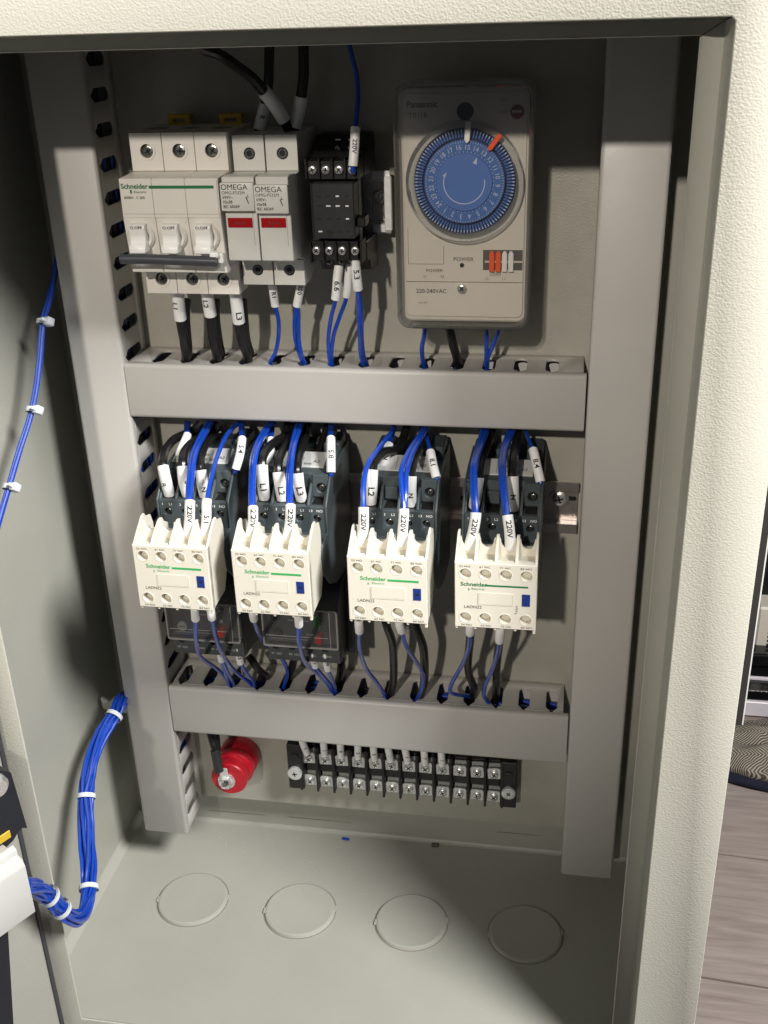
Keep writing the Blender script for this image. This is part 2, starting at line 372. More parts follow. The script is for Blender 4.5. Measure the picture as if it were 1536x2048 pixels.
# mounting plate with turned edges
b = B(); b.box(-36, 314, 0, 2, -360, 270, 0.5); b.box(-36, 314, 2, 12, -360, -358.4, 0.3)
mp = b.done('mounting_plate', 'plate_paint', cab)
for x, z in ((-20, -349), (300, -349)): screw(mp, (x, -3.2, z), 4.5, 'bolt', 'dark_steel', 3.2)

# door, hinged at the left, open about 118 degrees
DA = math.radians(28.5)
DDIR = Vector((-math.sin(DA), -math.cos(DA), 0)); DN = Vector((math.cos(DA), -math.sin(DA), 0)); D0 = Vector((-41.5, -176.8, 0))
def DX(p): return D0+DDIR*p.x+DN*p.y+Vector((0, 0, p.z))       # local: along the door, out from its inside face, up
b = B(DX); b.box(0, 380, -1.5, 0, -470, 250, 0.4)
dr = b.done('door', 'smooth_paint', cab)
b = B(DX); b.box(0.6, 3.4, 0.1, 1.2, -470, 250, 0.3); b.done('shade_strip', 'handle_grey', dr)  # dark strip painting in the shadow gap beside the hinge

# ------------------------------------------------------------------ wiring ducts
def duct(name, label, u0, u1, wdt, place, phase, slot_n, pitch=18.24, D=39.7, c0=None, c1=None, group='grey slotted wiring ducts'):
    """local: a along the duct, b across it (0..wdt), c depth from the plate (0..D)"""
    t = thing(name, label, 'wiring duct', place(Vector(((u0+u1)/2, wdt/2, 0))), group)
    def mk(): return B(place)
    base = mk(); base.box(u0, u1, 1.2, wdt-1.2, 0.3, 1.9); base.done('duct_base', 'duct_grey', t)
    for side in (0, 1):
        out = [(u0, 0.3), (u1, 0.3), (u1, D-3.0)]; us = []
        for k in range(slot_n-1, -1, -1):
            u = phase+k*pitch
            if u-4.2 < u0+0.5 or u+4.2 > u1-0.5: continue
            w = 3.75; out += [(u+1.0, D-3.0), (u+1.0, D-7.4), (u+w, D-11.0), (u+w, 12.0)]
            for q in range(1, 6):
                a = math.pi*q/6; out.append((u+w*math.cos(a), 12.0-3.9*math.sin(a)))
            out += [(u-w, 12.0), (u-w, D-11.0), (u-1.0, D-7.4), (u-1.0, D-3.0)]; us.append(u)
        out.append((u0, D-3.0))
        bm = plate_bm(out, [], 1.3, 0.15)
        bpos = 1.3 if side == 0 else wdt-1.3
        bb = mk(); bb.bm(bm, Matrix(((1, 0, 0, 0), (0, 0, 1, bpos), (0, 1, 0, 0), (0, 0, 0, 1)))); bm.free()
        us = sorted(us); ed = [u0]+us+[u1]
        for e0, e1 in zip(ed, ed[1:]):
            y0_, y1_ = (0.15, 1.0) if side == 0 else (wdt-1.0, wdt-0.15)
            if e1-e0 > 3: bb.box(e0+(1.2 if e0 != u0 else 0), e1-(1.2 if e1 != u1 else 0), y0_, y1_, D-7.2, D-5.3, 0.25)
        bb.done('slotted_wall', 'duct_grey', t, ang=50)
    # snap-on cover with rounded shoulders
    r = 2.2; pr = []
    W0, W1, T = 0.0, wdt, 1.5
    for cx, a0 in ((W1-r, 0), (W0+r, 90)):
        for q in range(5):
            a = math.radians(a0+90*q/4); pr.append((cx+r*math.cos(a), D-r+r*math.sin(a)))
    pr += [(W0-0.1, D-4.9), (W0+0.1, D-5.1), (W0+0.9, D-4.9), (W0+0.9, D-r)]
    pr += [(W0+r, D-1.2), (W1-r, D-1.2), (W1-0.9, D-r), (W1-0.9, D-4.9), (W1-0.1, D-5.1), (W1+0.1, D-4.9)]
    cb = mk(); a0, a1 = (u0 if c0 is None else c0), (u1 if c1 is None else c1)
    n = len(pr); v = [(a, p[0], p[1]) for a in (a0, a0+0.4, a1-0.4, a1) for p in pr]
    v = [(p[0], wdt/2+(p[1]-wdt/2)*(0.99 if i < n or i >= 3*n else 1), p[2]-(0.35 if i < n or i >= 3*n else 0)) for i, p in enumerate(v)]
    f = [(k*n+i, k*n+(i+1) % n, (k+1)*n+(i+1) % n, (k+1)*n+i) for k in range(3) for i in range(n)]
    f += [tuple(range(n)), tuple(range(3*n, 4*n))[::-1]]
    cb.add(v, f); cb.done('duct_cover', 'duct_grey', t, ang=50)
    return t
H = lambda z0: (lambda p: Vector((p.x, -p.z, z0+p.y)))
Vx = lambda x0: (lambda p: Vector((x0+p.y, -p.z, p.x)))
duct('wiring_duct', 'short horizontal wiring duct between the breaker row and the contactor row', 1.0, 272, 33.9, H(-33.9), 17.0, 15, c0=-0.2, c1=273.6)
duct('wiring_duct', 'horizontal wiring duct below the contactors, over the terminal strip', 1.0, 270.5, 38.0, H(-270.3), 7.3, 15, c0=0.3, c1=273.8)
duct('wiring_duct', 'tall vertical wiring duct along the left side of the mounting plate', -363.5, 262, 33.5, Vx(-33.7), -362.5+13.0, 34, 18.5)
duct('wiring_duct', 'tall vertical wiring duct along the right side of the mounting plate', -365.8, 262, 35.3, Vx(274.6), -365.8+13.0, 34, 18.5)

# ------------------------------------------------------------------ DIN rails
def rail(name, label, x0, x1, zc, group='metal mounting rails'):
    t = thing(name, label, 'mounting rail', ((x0+x1)/2, 0, zc), group)
    # hat profile (y, z)
    p = [(-7.5, 17.5), (-7.5, 12.2), (-1.2, 12.2), (-1.2, -12.2), (-7.5, -12.2), (-7.5, -17.5), (-8.5, -17.5), (-8.5, -11.2), (-2.2, -11.2), (-2.2, 11.2), (-8.5, 11.2), (-8.5, 17.5)]
    B().prism([(a, zc+c) for a, c in p], x0, x1, 'X', 0.15).done('rail_profile', 'rail_metal', t, ang=30)
    return t
r1 = rail('mounting_rail', 'bright metal rail stub sticking out right of the black relay socket', 20, 159.5, 89.3)
b = B(); face_plate(b, circle(152.6, 92, 3.6, 20), [], -5.6, 3.0, 0.8); s1 = b.done('screw', 'steel', r1)
b = B()
for z in (104.2, 74.6): b.box(149, 159.8, -9.6, -8.6, z-1.9, z+2.6, 0.3)
b.box(156.4, 160.6, -11.5, -8.7, 74, 104, 0.4)
b.done('rail_end', 'bright_zinc', r1)  # paler than the rail: strong reflection at the cut end put into the colour
r2 = rail('mounting_rail', 'long metal rail carrying the four contactors, bare at its right end', 14, 273, -96.5)
screw(r2, (261.5, -5.4, -92.5), 4.3, 'screw', 'steel', 3.0)
B().ring((261.5, 0, -92.5), 4.2, 6.0, -3.6, -2.3).done('washer', 'rail_metal', r2)
b = B(); face_plate(b, rrect(266.5, 272, -94, -91, 1.4), [], -2.45, 0.3); b.done('slot_hole', 'hole_black', r2)
b = B(); face_plate(b, rrect(199, 206, -97, -94, 1.4), [], -2.45, 0.3); b.done('slot_hole', 'hole_black', r2)

# ------------------------------------------------------------------ three pole circuit breaker
X0 = 27.3
cb = thing('circuit_breaker', 'white three-pole circuit breaker with green lettering and a black bar across its toggles', 'circuit breaker', (X0+27, -8, 89))
for k in range(3):
    x = X0+18*k
    b = B(); b.prism([(-9, 133), (-54.2, 133), (-54.2, 113.4), (-58, 113.2), (-75.8, 112.6), (-76.4, 112), (-76.6, 93.2), (-73, 63.2), (-70, 62.8), (-54.2, 65.2), (-54.2, 47.2), (-40, 47.2), (-24, 56), (-9, 58)], x+0.12, x+17.88, 'X', 0.25)
    b.done('pole_body', 'white_plastic', cb)
    for z0, z1, hz in ((113.6, 133, 123.8), (47.3, 65, 55.6)):
        b = B(); face_plate(b, [(x+0.15, z0), (x+17.85, z0), (x+17.85, z1), (x+0.15, z1)], [circle(x+9.3, hz, 3.6, 22)], -55.8, 1.55, 0.15)
        b.ring((x+9.3, 0, hz), 3.6, 4.9, -56.2, -55.6, 24); fp = b.done('terminal_face', 'white_plastic', cb)
        B().cyl((x+9.3, 0, hz), 3.6, -54.5, -54.3, 18).done('terminal_hole', 'hole_black', cb)
        screw(cb, (x+9.6, -55.3, hz-0.2), 3.3, 'terminal_screw', 'dark_steel', 0.9, rot=0.5+k)
    # toggle in an oval well
    b = B(); b.lathe([(5.0, -0.6), (6.6, -1.3), (7.6, 0.3)], (x+8.6, -76.3, 83.0), 'Y', 26); b.done('toggle_surround', 'white_plastic', cb)
    b = B(); b.prism([(-74, 90.2), (-80.2, 89.8), (-81.0, 87.4), (-79.8, 84.0), (-80.6, 80.0), (-83.4, 78.2), (-83.0, 75.0), (-76.5, 75.5), (-74, 80)], x+3.8, x+12.8, 'X', 0.5)
    tg = b.done('toggle', 'toggle_white', cb)
    B().text('O.OFF', x+8.4, -81.1, 87.5, 1.5, 0.008, 'C', 1.15).done('lettering', 'print_black', tg, smooth=False)
b = B(); b.tube([(X0-1.5, -82.5, 72.2), (X0+13, -82.5, 72.3), (X0+27, -82.4, 71.9), (X0+40, -82.6, 71.6), (X0+51.5, -82.5, 71.3)], 2.7, 14, 6)
br = b.done('toggle_bar', 'handle_grey', cb)
b = B(); b.box(X0+48, X0+52.5, -83.5, -77, 73.2, 76, 0.5); b.box(X0+50.5, X0+54, -80, -76, 69.5, 75, 0.6); b.done('bar_clip', 'toggle_white', cb)
b = B(); b.box(X0+0.6, X0+53.4, -77.0, -76.3, 92.6, 111.9, 0.3)
fc = b.done('label_panel', 'white_plastic', cb)
B().box(X0+18, X0+18.18, -77.15, -76.9, 92.8, 111.5).box(X0+36, X0+36.18, -77.15, -76.9, 92.8, 111.5).box(X0+1, X0+53, -77.12, -76.9, 94.6, 94.72).done('seam_line', 'print_faint', fc)
b = B(); b.text('Schneider', X0+1.2, -77.2, 107.5, 2.5, 0.022, 'L', 1.05); b.box(X0+16.6, X0+51.6, -77.25, -77.0, 107.6, 109.1)
b.text('Electric', X0+8.2, -77.2, 105.3, 1.3, 0.0, 'L', 1.25); b.box(X0+6.0, X0+7.0, -77.2, -77.0, 105.2, 106.9); b.done('logo', 'logo_dark_green', fc, smooth=False)
B().text('6000N   C 20A', X0+2.3, -77.2, 102.4, 1.3, 0.01).done('lettering', 'print_grey', fc, smooth=False)
B().text('30000', X0+22, -66.0, 113.35, 2, 0.02, m=None).done('top_marking', 'print_grey', cb) if False else None
for x in (X0+14.5, X0+44.5):
    b = B(); b.box(x-6.5, x+6.5, -16, -14, 128.2, 134.2, 0.4); b.box(x-6.5, x-3.4, -16.2, -10, 134, 137.8, 0.4); b.box(x+3.4, x+6.5, -16.2, -10, 134, 137.8, 0.4); b.box(x-6.5, x+6.5, -16.4, -9.8, 136.2, 138.6, 0.4)
    b.done('rail_clip', 'yellow_clip', cb)
for k in range(3):
    B().lathe([(0.0001, 0.15), (5.6, 0.15), (5.6, 0)], (X0+9+18*k, -34, 133), 'Z', 20).done('cable_entry', 'gland_grey', cb)

# ------------------------------------------------------------------ fuse holders
def fuse(x, lab, dz=0.0):
    t = thing('fuse_holder', lab, 'fuse holder', (x+8.8, -8, 90), 'pair of fuse holders with red windows')
    w = 17.5
    b = B(); b.prism([(-9, 131), (-49.8, 131), (-49.8, 112.6), (-58, 112.2), (-58, 68), (-49.8, 66), (-49.8, 51.8), (-38, 51.8), (-22, 58), (-9, 60)], x+0.1, x+w-0.1, 'X', 0.3)
    b.done('holder_body', 'grey_white_plastic', t)
    for z0, z1, hz, cx in ((112.8, 130.9, 121.5, x+9.2), (51.9, 65.8, 60, x+8.8)):
        b = B(); face_plate(b, [(x+0.15, z0), (x+w-0.15, z0), (x+w-0.15, z1), (x+0.15, z1)], [circle(cx, hz, 3.1, 22)], -51.6, 1.75, 0.15); b.done('terminal_face', 'grey_white_plastic', t)
        B().cyl((cx, 0, hz), 3.1, -50.2, -50.0, 18).done('terminal_hole', 'hole_black', t)
        B().ring((cx-0.2, 0, hz), 1.6, 2.4, -50.9, -50.3, 18).done('terminal_screw', 'dark_steel', t)
    # pull-out carrier
    b = B(); b.prism([(-58, 112.4), (-70, 113.4), (-75, 113), (-75, 110.2), (-73.4, 97), (-73.4, 70.3), (-72.6, 69.6), (-58, 68.4)], x+0.15, x+w-0.15, 'X', 0.35)
    cr = b.done('fuse_carrier', 'grey_white_plastic', t)
    b = B(); b.box(x-0.3, x+w+0.2, -78, -74.8, 96.2+dz, 110.6+dz, 0.8, 2); lp = b.done('label_panel', 'grey_white_plastic', cr)
    b = B(); y = -78.12
    b.text('OMEGA', x+0.5, y, 107.0+dz, 2.8, 0.0, 'L', 1.02); b.text('OMG-FS32M', x+0.7, y, 104.8+dz, 1.55, 0.0, 'L', 1.05)
    b.text('690V~', x+0.9, y, 102.5+dz, 1.5, 0.004); b.text('10x38', x+1.1, y, 100.2+dz, 1.5, 0.01); b.text('IEC 60269', x+1.1, y, 97.9+dz, 1.45, 0.01)
    b.add([(x+13.2, y, 103.4+dz), (x+13.7, y, 103.5+dz), (x+14.9, y, 100.2+dz), (x+14.5, y, 100.1+dz)], [(0, 1, 2, 3)])
    b.box(x+14.2, x+14.45, y, y+0.05, 103.4+dz, 104.6+dz); b.box(x+13.6, x+15.1, y, y+0.05, 103.3+dz, 103.5+dz)
    b.done('lettering', 'print_black', lp, smooth=False)
    b = B(); b.box(x+1.3, x+14.6, -74.0, -73.2, 87.2, 92.2, 0.2); wn = b.done('window', 'red_window', cr)
    b = B(); b.text('fuse', x+8, -74.1, 88.9, 1.9, 0.01, 'C', 1.3); b.done('lettering', 'knob_red', wn, smooth=False)
    B().box(x+15.0, x+15.15, -73.52, -73.38, 78, 96.5).done('seam_line', 'print_faint', cr)
    return t
fuse(82.6, 'left of the two white fuse holders with red windows, next to the circuit breaker')
fuse(100.6, 'right of the two white fuse holders with red windows, nearer the black relay socket', -1.2)

# ------------------------------------------------------------------ black relay socket
rx0, rx1 = 122.5, 151.5
rs = thing('relay_socket', 'empty black plug-in relay socket with silver terminal screws, left of the bare rail end', 'relay socket', (137, -8, 92))
b = B(); b.prism([(-44, 119), (-54, 118), (-54, 108.5), (-48, 108), (-48, 77.5), (-54, 77), (-54, 66.5), (-46, 65), (-40, 64), (-40, 118)], rx0, rx1-2.5, 'X', 0.4)
b.done('socket_body', 'black_plastic', rs)
b = B(); b.prism([(-9, 128), (-26, 128), (-30, 121), (-42, 119), (-42, 108.5), (-9, 107.6)], rx0, rx1, 'X', 0.5); b.done('upper_base', 'black_plastic', rs)
b = B(); b.prism([(-9, 72.5), (-42, 74), (-42, 64), (-34, 62), (-30, 56), (-9, 54)], rx0, rx1, 'X', 0.5); b.done('lower_base', 'black_plastic', rs)
b = B(); b.box(rx0, 144.5, -41, -10, 73, 108, 0.4); b.done('centre_base', 'black_plastic', rs)
b = B(); b.box(126.4, 148.8, -60, -47, 79, 107.5, 0.5); fc = b.done('contact_block', 'dark_plastic', rs)
b = B()
for r in range(4):
    for c in range(4):
        if (r, c) in ((3, 1),): continue
        b.box(129.0+c*5.0, 131.2+c*5.0, -60.12, -59.9, 102.0-r*6.6-(1.6 if r == 0 else 0), 103.0-r*6.6-(1.6 if r == 0 else 0))
b.done('pin_slot', 'hole_black', fc)
b = B()
for (c, r, w) in ((2, 0, .9), (1, 1, 1.2), (2, 1, 1.1), (3, 1, .9), (3, 2, .9), (0, 3, 1.1)):
    b.box(130.1+c*5-w, 130.1+c*5+w, -60.2, -60.1, 102.2-r*6.6-(1.6 if r == 0 else 0), 102.95-r*6.6-(1.6 if r == 0 else 0))
b.done('contact_blade', 'bright_zinc', fc)
B().cyl((135.2, 0, 81.8), 1.6, -60.2, -60.0, 16).done('coil_hole', 'hole_black', fc)
for k in range(5):
    x = rx0+0.6+k*6.95
    B().box(x-0.5, x+0.5, -56.5, -44, 109, 119.3, 0.2).done('divider', 'black_plastic', rs); B().box(x-0.5, x+0.5, -56.5, -44, 65, 76.5, 0.2).done('divider', 'black_plastic', rs)
for k in range(4):
    x = 126.0+k*7.1
    screw(rs, (x+0.2, -55.6, 113.4), 2.35, 'terminal_screw', 'steel', 2.2, rot=0.4+k)
    screw(rs, (x+0.0, -55.6, 71.6), 2.3, 'terminal_screw', 'steel', 2.2, rot=0.9+k)
    if k in (1, 2): screw(rs, (x+2.0, -31.5, 121.3), 1.9, 'terminal_screw', 'dark_steel', 2)
    if k < 3: screw(rs, (x+2.2, -35.0, 61.5), 2.0, 'terminal_screw', 'dark_steel', 2)
b = B()
for k in (1, 2): b.box(126.6+k*7.1, 129.4+k*7.1, -28.6, -27.9, 125.4, 125.9)
b.done('busbar_edge', 'steel', rs)
b = B(); b.box(149, 153.5, -55, -44, 84, 89, 0.5); b.done('latch', 'black_plastic', rs)

# ------------------------------------------------------------------ time switch
ts = thing('time_switch', 'beige time switch with a blue 24-hour dial under a clear cover', 'timer', (206, 0, 92))
b = B(); face_plate(b, rrect(172.0, 239.4, 33, 153.2, 5), [], -52.0, 51.6, 1.2); b.done('timer_case', 'timer_case', ts, ang=40)
b = B(); face_plate(b, rrect(170.4, 241.0, 30.8, 155.2, 7), [rrect(172.2, 239.2, 32.6, 153.4, 6)], -60.0, 34, 0.6); b.done('cover_rim', 'clear_rim', ts, ang=40)
b = B(); face_plate(b, rrect(172.3, 239.1, 32.7, 153.3, 6), [], -60.2, 1.0, 0.3); b.done('cover_front', 'clear_cover', ts, ang=40)
b = B(); face_plate(b, rrect(174.2, 237.4, 36.0, 149.9, 3.0), [], -53.0, 1.2, 0.3); fp = b.done('face_plate', 'timer_panel', ts, ang=40)
b = B(); y = -53.12
b.box(174.6, 237.0, y, y+0.1, 54.85, 55.15)
b.box(176.0, 195.2, y, y+0.1, 64.4, 64.6); b.box(194.9, 195.1, y, y+0.1, 64.6, 74); b.box(175.9, 176.1, y, y+0.1, 64.6, 83)
b.text('220-240VAC', 180.0, y, 48.8, 2.25, 0.012, 'L', 0.98); b.text('POWER', 200.3, y, 66.2, 2.0, 0.006, 'L', 1.1)
b.text('POWER', 185.6, y, 60.2, 1.6, 0.004, 'L', 1.15); b.text('S1', 184.0, y, 57.1, 1.5); b.text('S2', 193.3, y, 57.1, 1.5)
b.text('LOAD', 219.8, y, 58.6, 1.5, 0.002, 'L', 1.05); b.text('L2', 217.2, y, 56.3, 1.4); b.text('L1', 226.4, y, 56.3, 1.4)
b.text('ON OFF', 181, y, 43.0, 1.0)
b.done('lettering', 'print_grey', fp, smooth=False)
b = B(); b.text('Panasonic', 176.6, y, 143.2, 3.0, 0.03, 'L', 0.93); b.text('TB118', 177.4, y, 138.4, 2.5, 0.0, 'L', 1.0)
b.text('OFF', 223.8, y, 145.4, 1.5); b.text('ON', 223.8, y, 139.9, 1.5); b.done('brand_lettering', 'print_faint', fp, smooth=False)
B().cyl((206.2, 0, 141.2), 4.3, -53.4, -52.9, 24, 0.1).done('sight_hole', 'hole_black', fp)
B().cyl((204.8, 0, 64.0), 1.2, -53.3, -52.9, 14).done('lamp_hole', 'hole_black', fp)
b = B(); b.lathe([(0.001, -2.2), (2.6, -2.2), (3.3, -1.6), (3.4, 0)], (232.3, -53, 140.6), 'Y', 24); kn = b.done('switch_knob', 'knob_red', fp)
B().box(229.8, 234.8, -55.4, -55.1, 140.3, 141.6).done('pointer_bar', 'timer_case', kn)
screw(fp, (204.8, -55, 51.6), 2.6, 'screw', 'steel', 2.0, rot=0.8)
b = B(); b.box(216.0, 236.8, -53.2, -53.0, 61.6, 72.2); b.done('jumper_window', 'print_grey', fp)
for k, c in enumerate(('orange_pin', 'orange_pin', 'pin_white', 'pin_white')):
    x = 219.4+3.35*k
    B().prism([(x, 61.0), (x+2.7, 61.0), (x+2.7, 70.4), (x+1.9, 71.8), (x+0.8, 71.8), (x, 70.4)], -55.2, -53.2, 'Y', 0.3).done('spare_pin', c, fp)
b = B(); b.box(217, 237, -53.9, -53.2, 65.6, 66.6, 0.1); b.done('jumper_rail', 'timer_case', fp)
# dial
DC = (206.3, 0, 107.3)
b = B(); b.lathe([(30.2, 0), (30.2, -5.6), (29.3, -6.4), (26.8, -6.4), (26.4, -5.6), (26.4, 0)], (DC[0], -53, DC[2]), 'Y', 64); b.done('dial_guard', 'dial_guard', ts, ang=40)
B().ring(DC, 20.5, 26.3, -54.0, -52.9, 64).done('dial_base', 'dial_navy', ts)
b = B()
for k in range(96):
    a = 2*math.pi*k/96; ca, sa = math.cos(a), math.sin(a); w = 0.42
    P = [(21.9, -w), (25.7, -w), (25.7, w), (21.9, w)]
    vv = [(DC[0]+p[0]*sa+p[1]*ca, yy, DC[2]+p[0]*ca-p[1]*sa) for yy in (-56.4, -53.8) for p in P]
    b.add(vv, [(0, 1, 2, 3), (7, 6, 5, 4), (0, 4, 5, 1), (1, 5, 6, 2), (2, 6, 7, 3), (3, 7, 4, 0)])
b.done('tripper_ring', 'dial_blue', ts, smooth=False)
b = B()
for k in range(96):
    a = 2*math.pi*(k+0.0)/96; b.box(-0.22, 0.22, -56.55, -56.4, 24.3, 25.6, m=Matrix.Translation((DC[0], 0, DC[2])) @ Matrix.Rotation(a, 4, 'Y'))
b.done('tripper_tip', 'dial_print', ts, smooth=False)
nd = B().cyl(DC, 20.7, -57.2, -53.4, 64, 0.4).done('number_ring', 'dial_blue', ts, ang=30)
id_ = B().cyl(DC, 14.4, -58.2, -57.0, 64, 0.3).done('centre_disc', 'dial_disc', ts, ang=30)
b = B(); y = -57.32
for n in range(1, 25):
    a = math.radians(5.5+(15-n)*15)                       # clockwise from the top
    m = Matrix.Translation((DC[0], 0, DC[2])) @ Matrix.Rotation(a, 4, 'Y')
    b.text(str(n), 0, y, 16.0, 2.4, 0.004, 'C', 0.92, m=m)
for k in range(96):
    a = math.radians(5.5)+2*math.pi*k/96
    m = Matrix.Translation((DC[0], 0, DC[2])) @ Matrix.Rotation(a, 4, 'Y')
    b.box(-0.10, 0.10, y, y+0.05, 19.0 if k % 4 == 0 else 19.4, 20.4, m=m)
    if k % 2 == 0: b.box(-0.16, 0.16, y, y+0.05, 14.7, 15.2, m=m)
b.done('numerals', 'dial_print', nd, smooth=False)
b = B(); y = -58.32; arc = []
for k in range(25):
    a = math.radians(82+ k*(205/24)); r0, r1 = 10.3, 10.8
    arc += [(DC[0]+r0*math.sin(a), y, DC[2]+r0*math.cos(a)), (DC[0]+r1*math.sin(a), y, DC[2]+r1*math.cos(a))]
b.add(arc, [(2*k, 2*k+1, 2*k+3, 2*k+2) for k in range(24)])
a = math.radians(287)
b.add([(DC[0]+10.6*math.sin(a)+1.3, y, DC[2]+10.6*math.cos(a)+2.0), (DC[0]+10.6*math.sin(a)-1.1, y, DC[2]+10.6*math.cos(a)+0.4), (DC[0]+10.6*math.sin(a)+0.5, y, DC[2]+10.6*math.cos(a)-0.3)], [(0, 1, 2)])
b.add([(DC[0]+4.2, y, DC[2]+9.6), (DC[0]+6.4, y, DC[2]+12.2), (DC[0]+6.5, y, DC[2]+8.8)], [(0, 1, 2)])
b.done('arrows', 'dial_print', id_, smooth=False)
for aa, c, w, r0, r1 in ((4.0, 'pin_white', 1.35, 19.2, 29.8), (38, 'orange_pin', 1.2, 19.6, 29.6)):
    m = Matrix.Translation((DC[0], 0, DC[2])) @ Matrix.Rotation(math.radians(aa), 4, 'Y')
    B().prism([(-w, r0+1.5), (0, r0), (w, r0+1.5), (w, r1), (-w, r1)], -59.6, -57.6, 'Y', 0.2, m=m).done('tripper', c, ts, label='white setting pin at three o clock in the afternoon' if aa < 10 else 'orange setting pin near thirteen')
for x, w in ((184.5, 4), (200.6, 3.2), (219.8, 3.4), (224.3, 3.4)):
    B().lathe([(0.0001, -4.2), (w-1.0, -4.2), (w-0.4, 0)], (x, -32, 31.0), 'Z', 16).done('cable_grommet', 'gland_grey', ts)

# ------------------------------------------------------------------ contactors (local origin at the left edge)
def contactor():
    t = thing('contactor', '', 'contactor', (0, 0, 0), 'row of four dark contactors')
    W = 45.0
    b = B(); b.prism([(-8, -57.5), (-47, -57.5), (-59.5, -57.5), (-59.5, -71.5), (-66, -72.5), (-66, -88.3), (-82, -88.3), (-82, -107), (-70, -107), (-70, -121), (-56, -123), (-40, -134), (-8, -134.5)], 0.9, W-0.9, 'X', 0.4)
    b.done('contactor_body', 'charcoal_plastic', t)
    # cheeks: the angled side walls
    for x in (0, W-1.3):
        b = B(); b.prism([(-8.5, -56.5), (-42, -56.5), (-61, -58), (-76, -71.5), (-76, -88.5), (-89, -89), (-92, -96), (-90, -108), (-76, -122), (-60, -130), (-40, -135), (-8.5, -135)], x, x+1.3, 'X', 0.35)
        b.done('side_cheek', 'charcoal_plastic', t)
    # front terminal bar with four screw holes
    hx = (6.5, 17.3, 28.2, 38.8)
    b = B(); face_plate(b, [(1.4, -88.2), (W-1.4, -88.2), (W-1.4, -72), (1.4, -72)], [circle(x, -79.6, 2.35, 18) for x in hx], -75.3, 8.6, 0.25); tb_ = b.done('terminal_bar', 'charcoal_plastic', t)
    for i, x in enumerate(hx):
        B().cyl((x, 0, -79.6), 2.4, -72.6, -72.3, 14).done('hole_floor', 'hole_black', tb_)
        screw(t, (x+0.3, -73.6, -79.9), 1.75, 'terminal_screw', 'dark_steel', 1.0, rot=0.4+i)
    b = B(); y = -75.45
    for x, s in ((3.6, '1'), (8.6, 'L1'), (14.6, '3'), (19.6, 'L2'), (25.0, '5'), (30.2, 'L3'), (35.4, '13'), (40.6, 'NO')): b.text(s, x, y, -75.3, 1.5, 0.01, 'C', 1.1)
    b.done('lettering', 'print_white', tb_, smooth=False)
    # dividers between the wire slots behind the bar
    for x in (1.6, 11.6, 22.4, 33.4, 43.3):
        B().prism([(-60, -62), (-63, -63), (-74, -71.4), (-74, -72.4), (-60, -72.4)], x-0.8, x+0.8, 'X', 0.2).done('divider', 'charcoal_plastic', t)
    b = B()
    for x in hx: b.box(x-3.4, x+3.4, -72, -61, -72.35, -71.7)
    b.done('wire_slot', 'hole_black', t)
    # coil terminals: a block at the right with a big hole, a recess in the middle
    b = B(); face_plate(b, [(33.6, -71), (43.6, -71), (43.6, -57.2), (34.6, -57.2)], [circle(39.3, -65.2, 3.0, 20)], -63.2, 3.8, 0.3); cbk = b.done('coil_terminal', 'charcoal_plastic', t)
    B().cyl((39.3, 0, -65.2), 3.0, -60.5, -60.2, 16).done('hole_floor', 'hole_black', cbk)
    screw(t, (39.6, -61.6, -65.8), 2.1, 'terminal_screw', 'dark_steel', 1.0, rot=0.7)
    B().box(34.6, 42.6, -62.8, -60, -72.2, -69.8).done('wire_slot', 'hole_black', t)
    b = B(); b.box(13, 20.5, -63, -59.6, -70.5, -63, 0.4); b.box(1.2, 8.0, -62.5, -59.6, -71, -58.5, 0.5); b.done('centre_rib', 'charcoal_plastic', t)
    # printed label lying on the sloping shoulder
    b = B(); b.prism([(-38, -54.2), (-51.5, -58.6), (-51.5, -56.9), (-38, -52.6)], 3.0, 38.5, 'X', 0.25); lb = b.done('type_label', 'label_silver', t)
    ml = Matrix.Translation((0, -51.1, -56.7)) @ Matrix.Rotation(math.radians(-72), 4, 'X')
    b = B(); b.text('M5C', 20.5, -0.22, 5.6, 1.9, 0.01, m=ml); b.text('220V 50/60', 20.5, -0.22, 1.3, 1.6, 0.01, m=ml); b.text('A2', 31.5, -0.22, 3.2, 2.3, 0.01, m=ml); b.text('LC1', 5.2, -0.22, 5.0, 1.7, 0.01, m=ml)
    b.box(17.4, 17.6, -0.24, -0.1, 0.5, 12, m=ml); b.done('lettering', 'print_grey', lb, smooth=False)
    # humps either side at the back, with lug holes
    b = B(); b.box(2, 12, -24, -8.4, -58, -51.6, 0.8); b.box(34, 43.4, -30, -8.4, -58, -50.2, 0.8); b.box(13.5, 33, -20, -8.4, -58, -54.2, 0.6); b.done('rear_shoulder', 'charcoal_plastic', t)
    b = B(); b.cyl((39, 0, -53.9), 2.3, -30.3, -30.0, 16); b.cyl((7, 0, -54.6), 2.1, -24.3, -24.0, 16); b.done('shoulder_hole', 'hole_black', t)
    # type plate on the right cheek
    B().box(W+0.02, W+0.3, -56, -34, -72, -61, 0.1).done('side_label', 'dark_plastic', t)
    return t
LXS = (25.3, 84.3, 148.6, 207.8)
c0 = contactor()
clab = ['first dark contactor from the left, beside the left duct, carrying the 5.4 sleeve',
        'second dark contactor from the left, with sleeves marked L1, L2, L3 and 5.8',
        'third dark contactor from the left, with sleeves marked L2, N and 8.1',
        'rightmost dark contactor, beside the bare rail end, with a sleeve marked 8.4']
cons = [c0]+[copy_tree(c0) for _ in range(3)]
for c, x, l in zip(cons, LXS, clab): c.location = Vector((x-0.4, 0, 0))*S; c['label'] = l

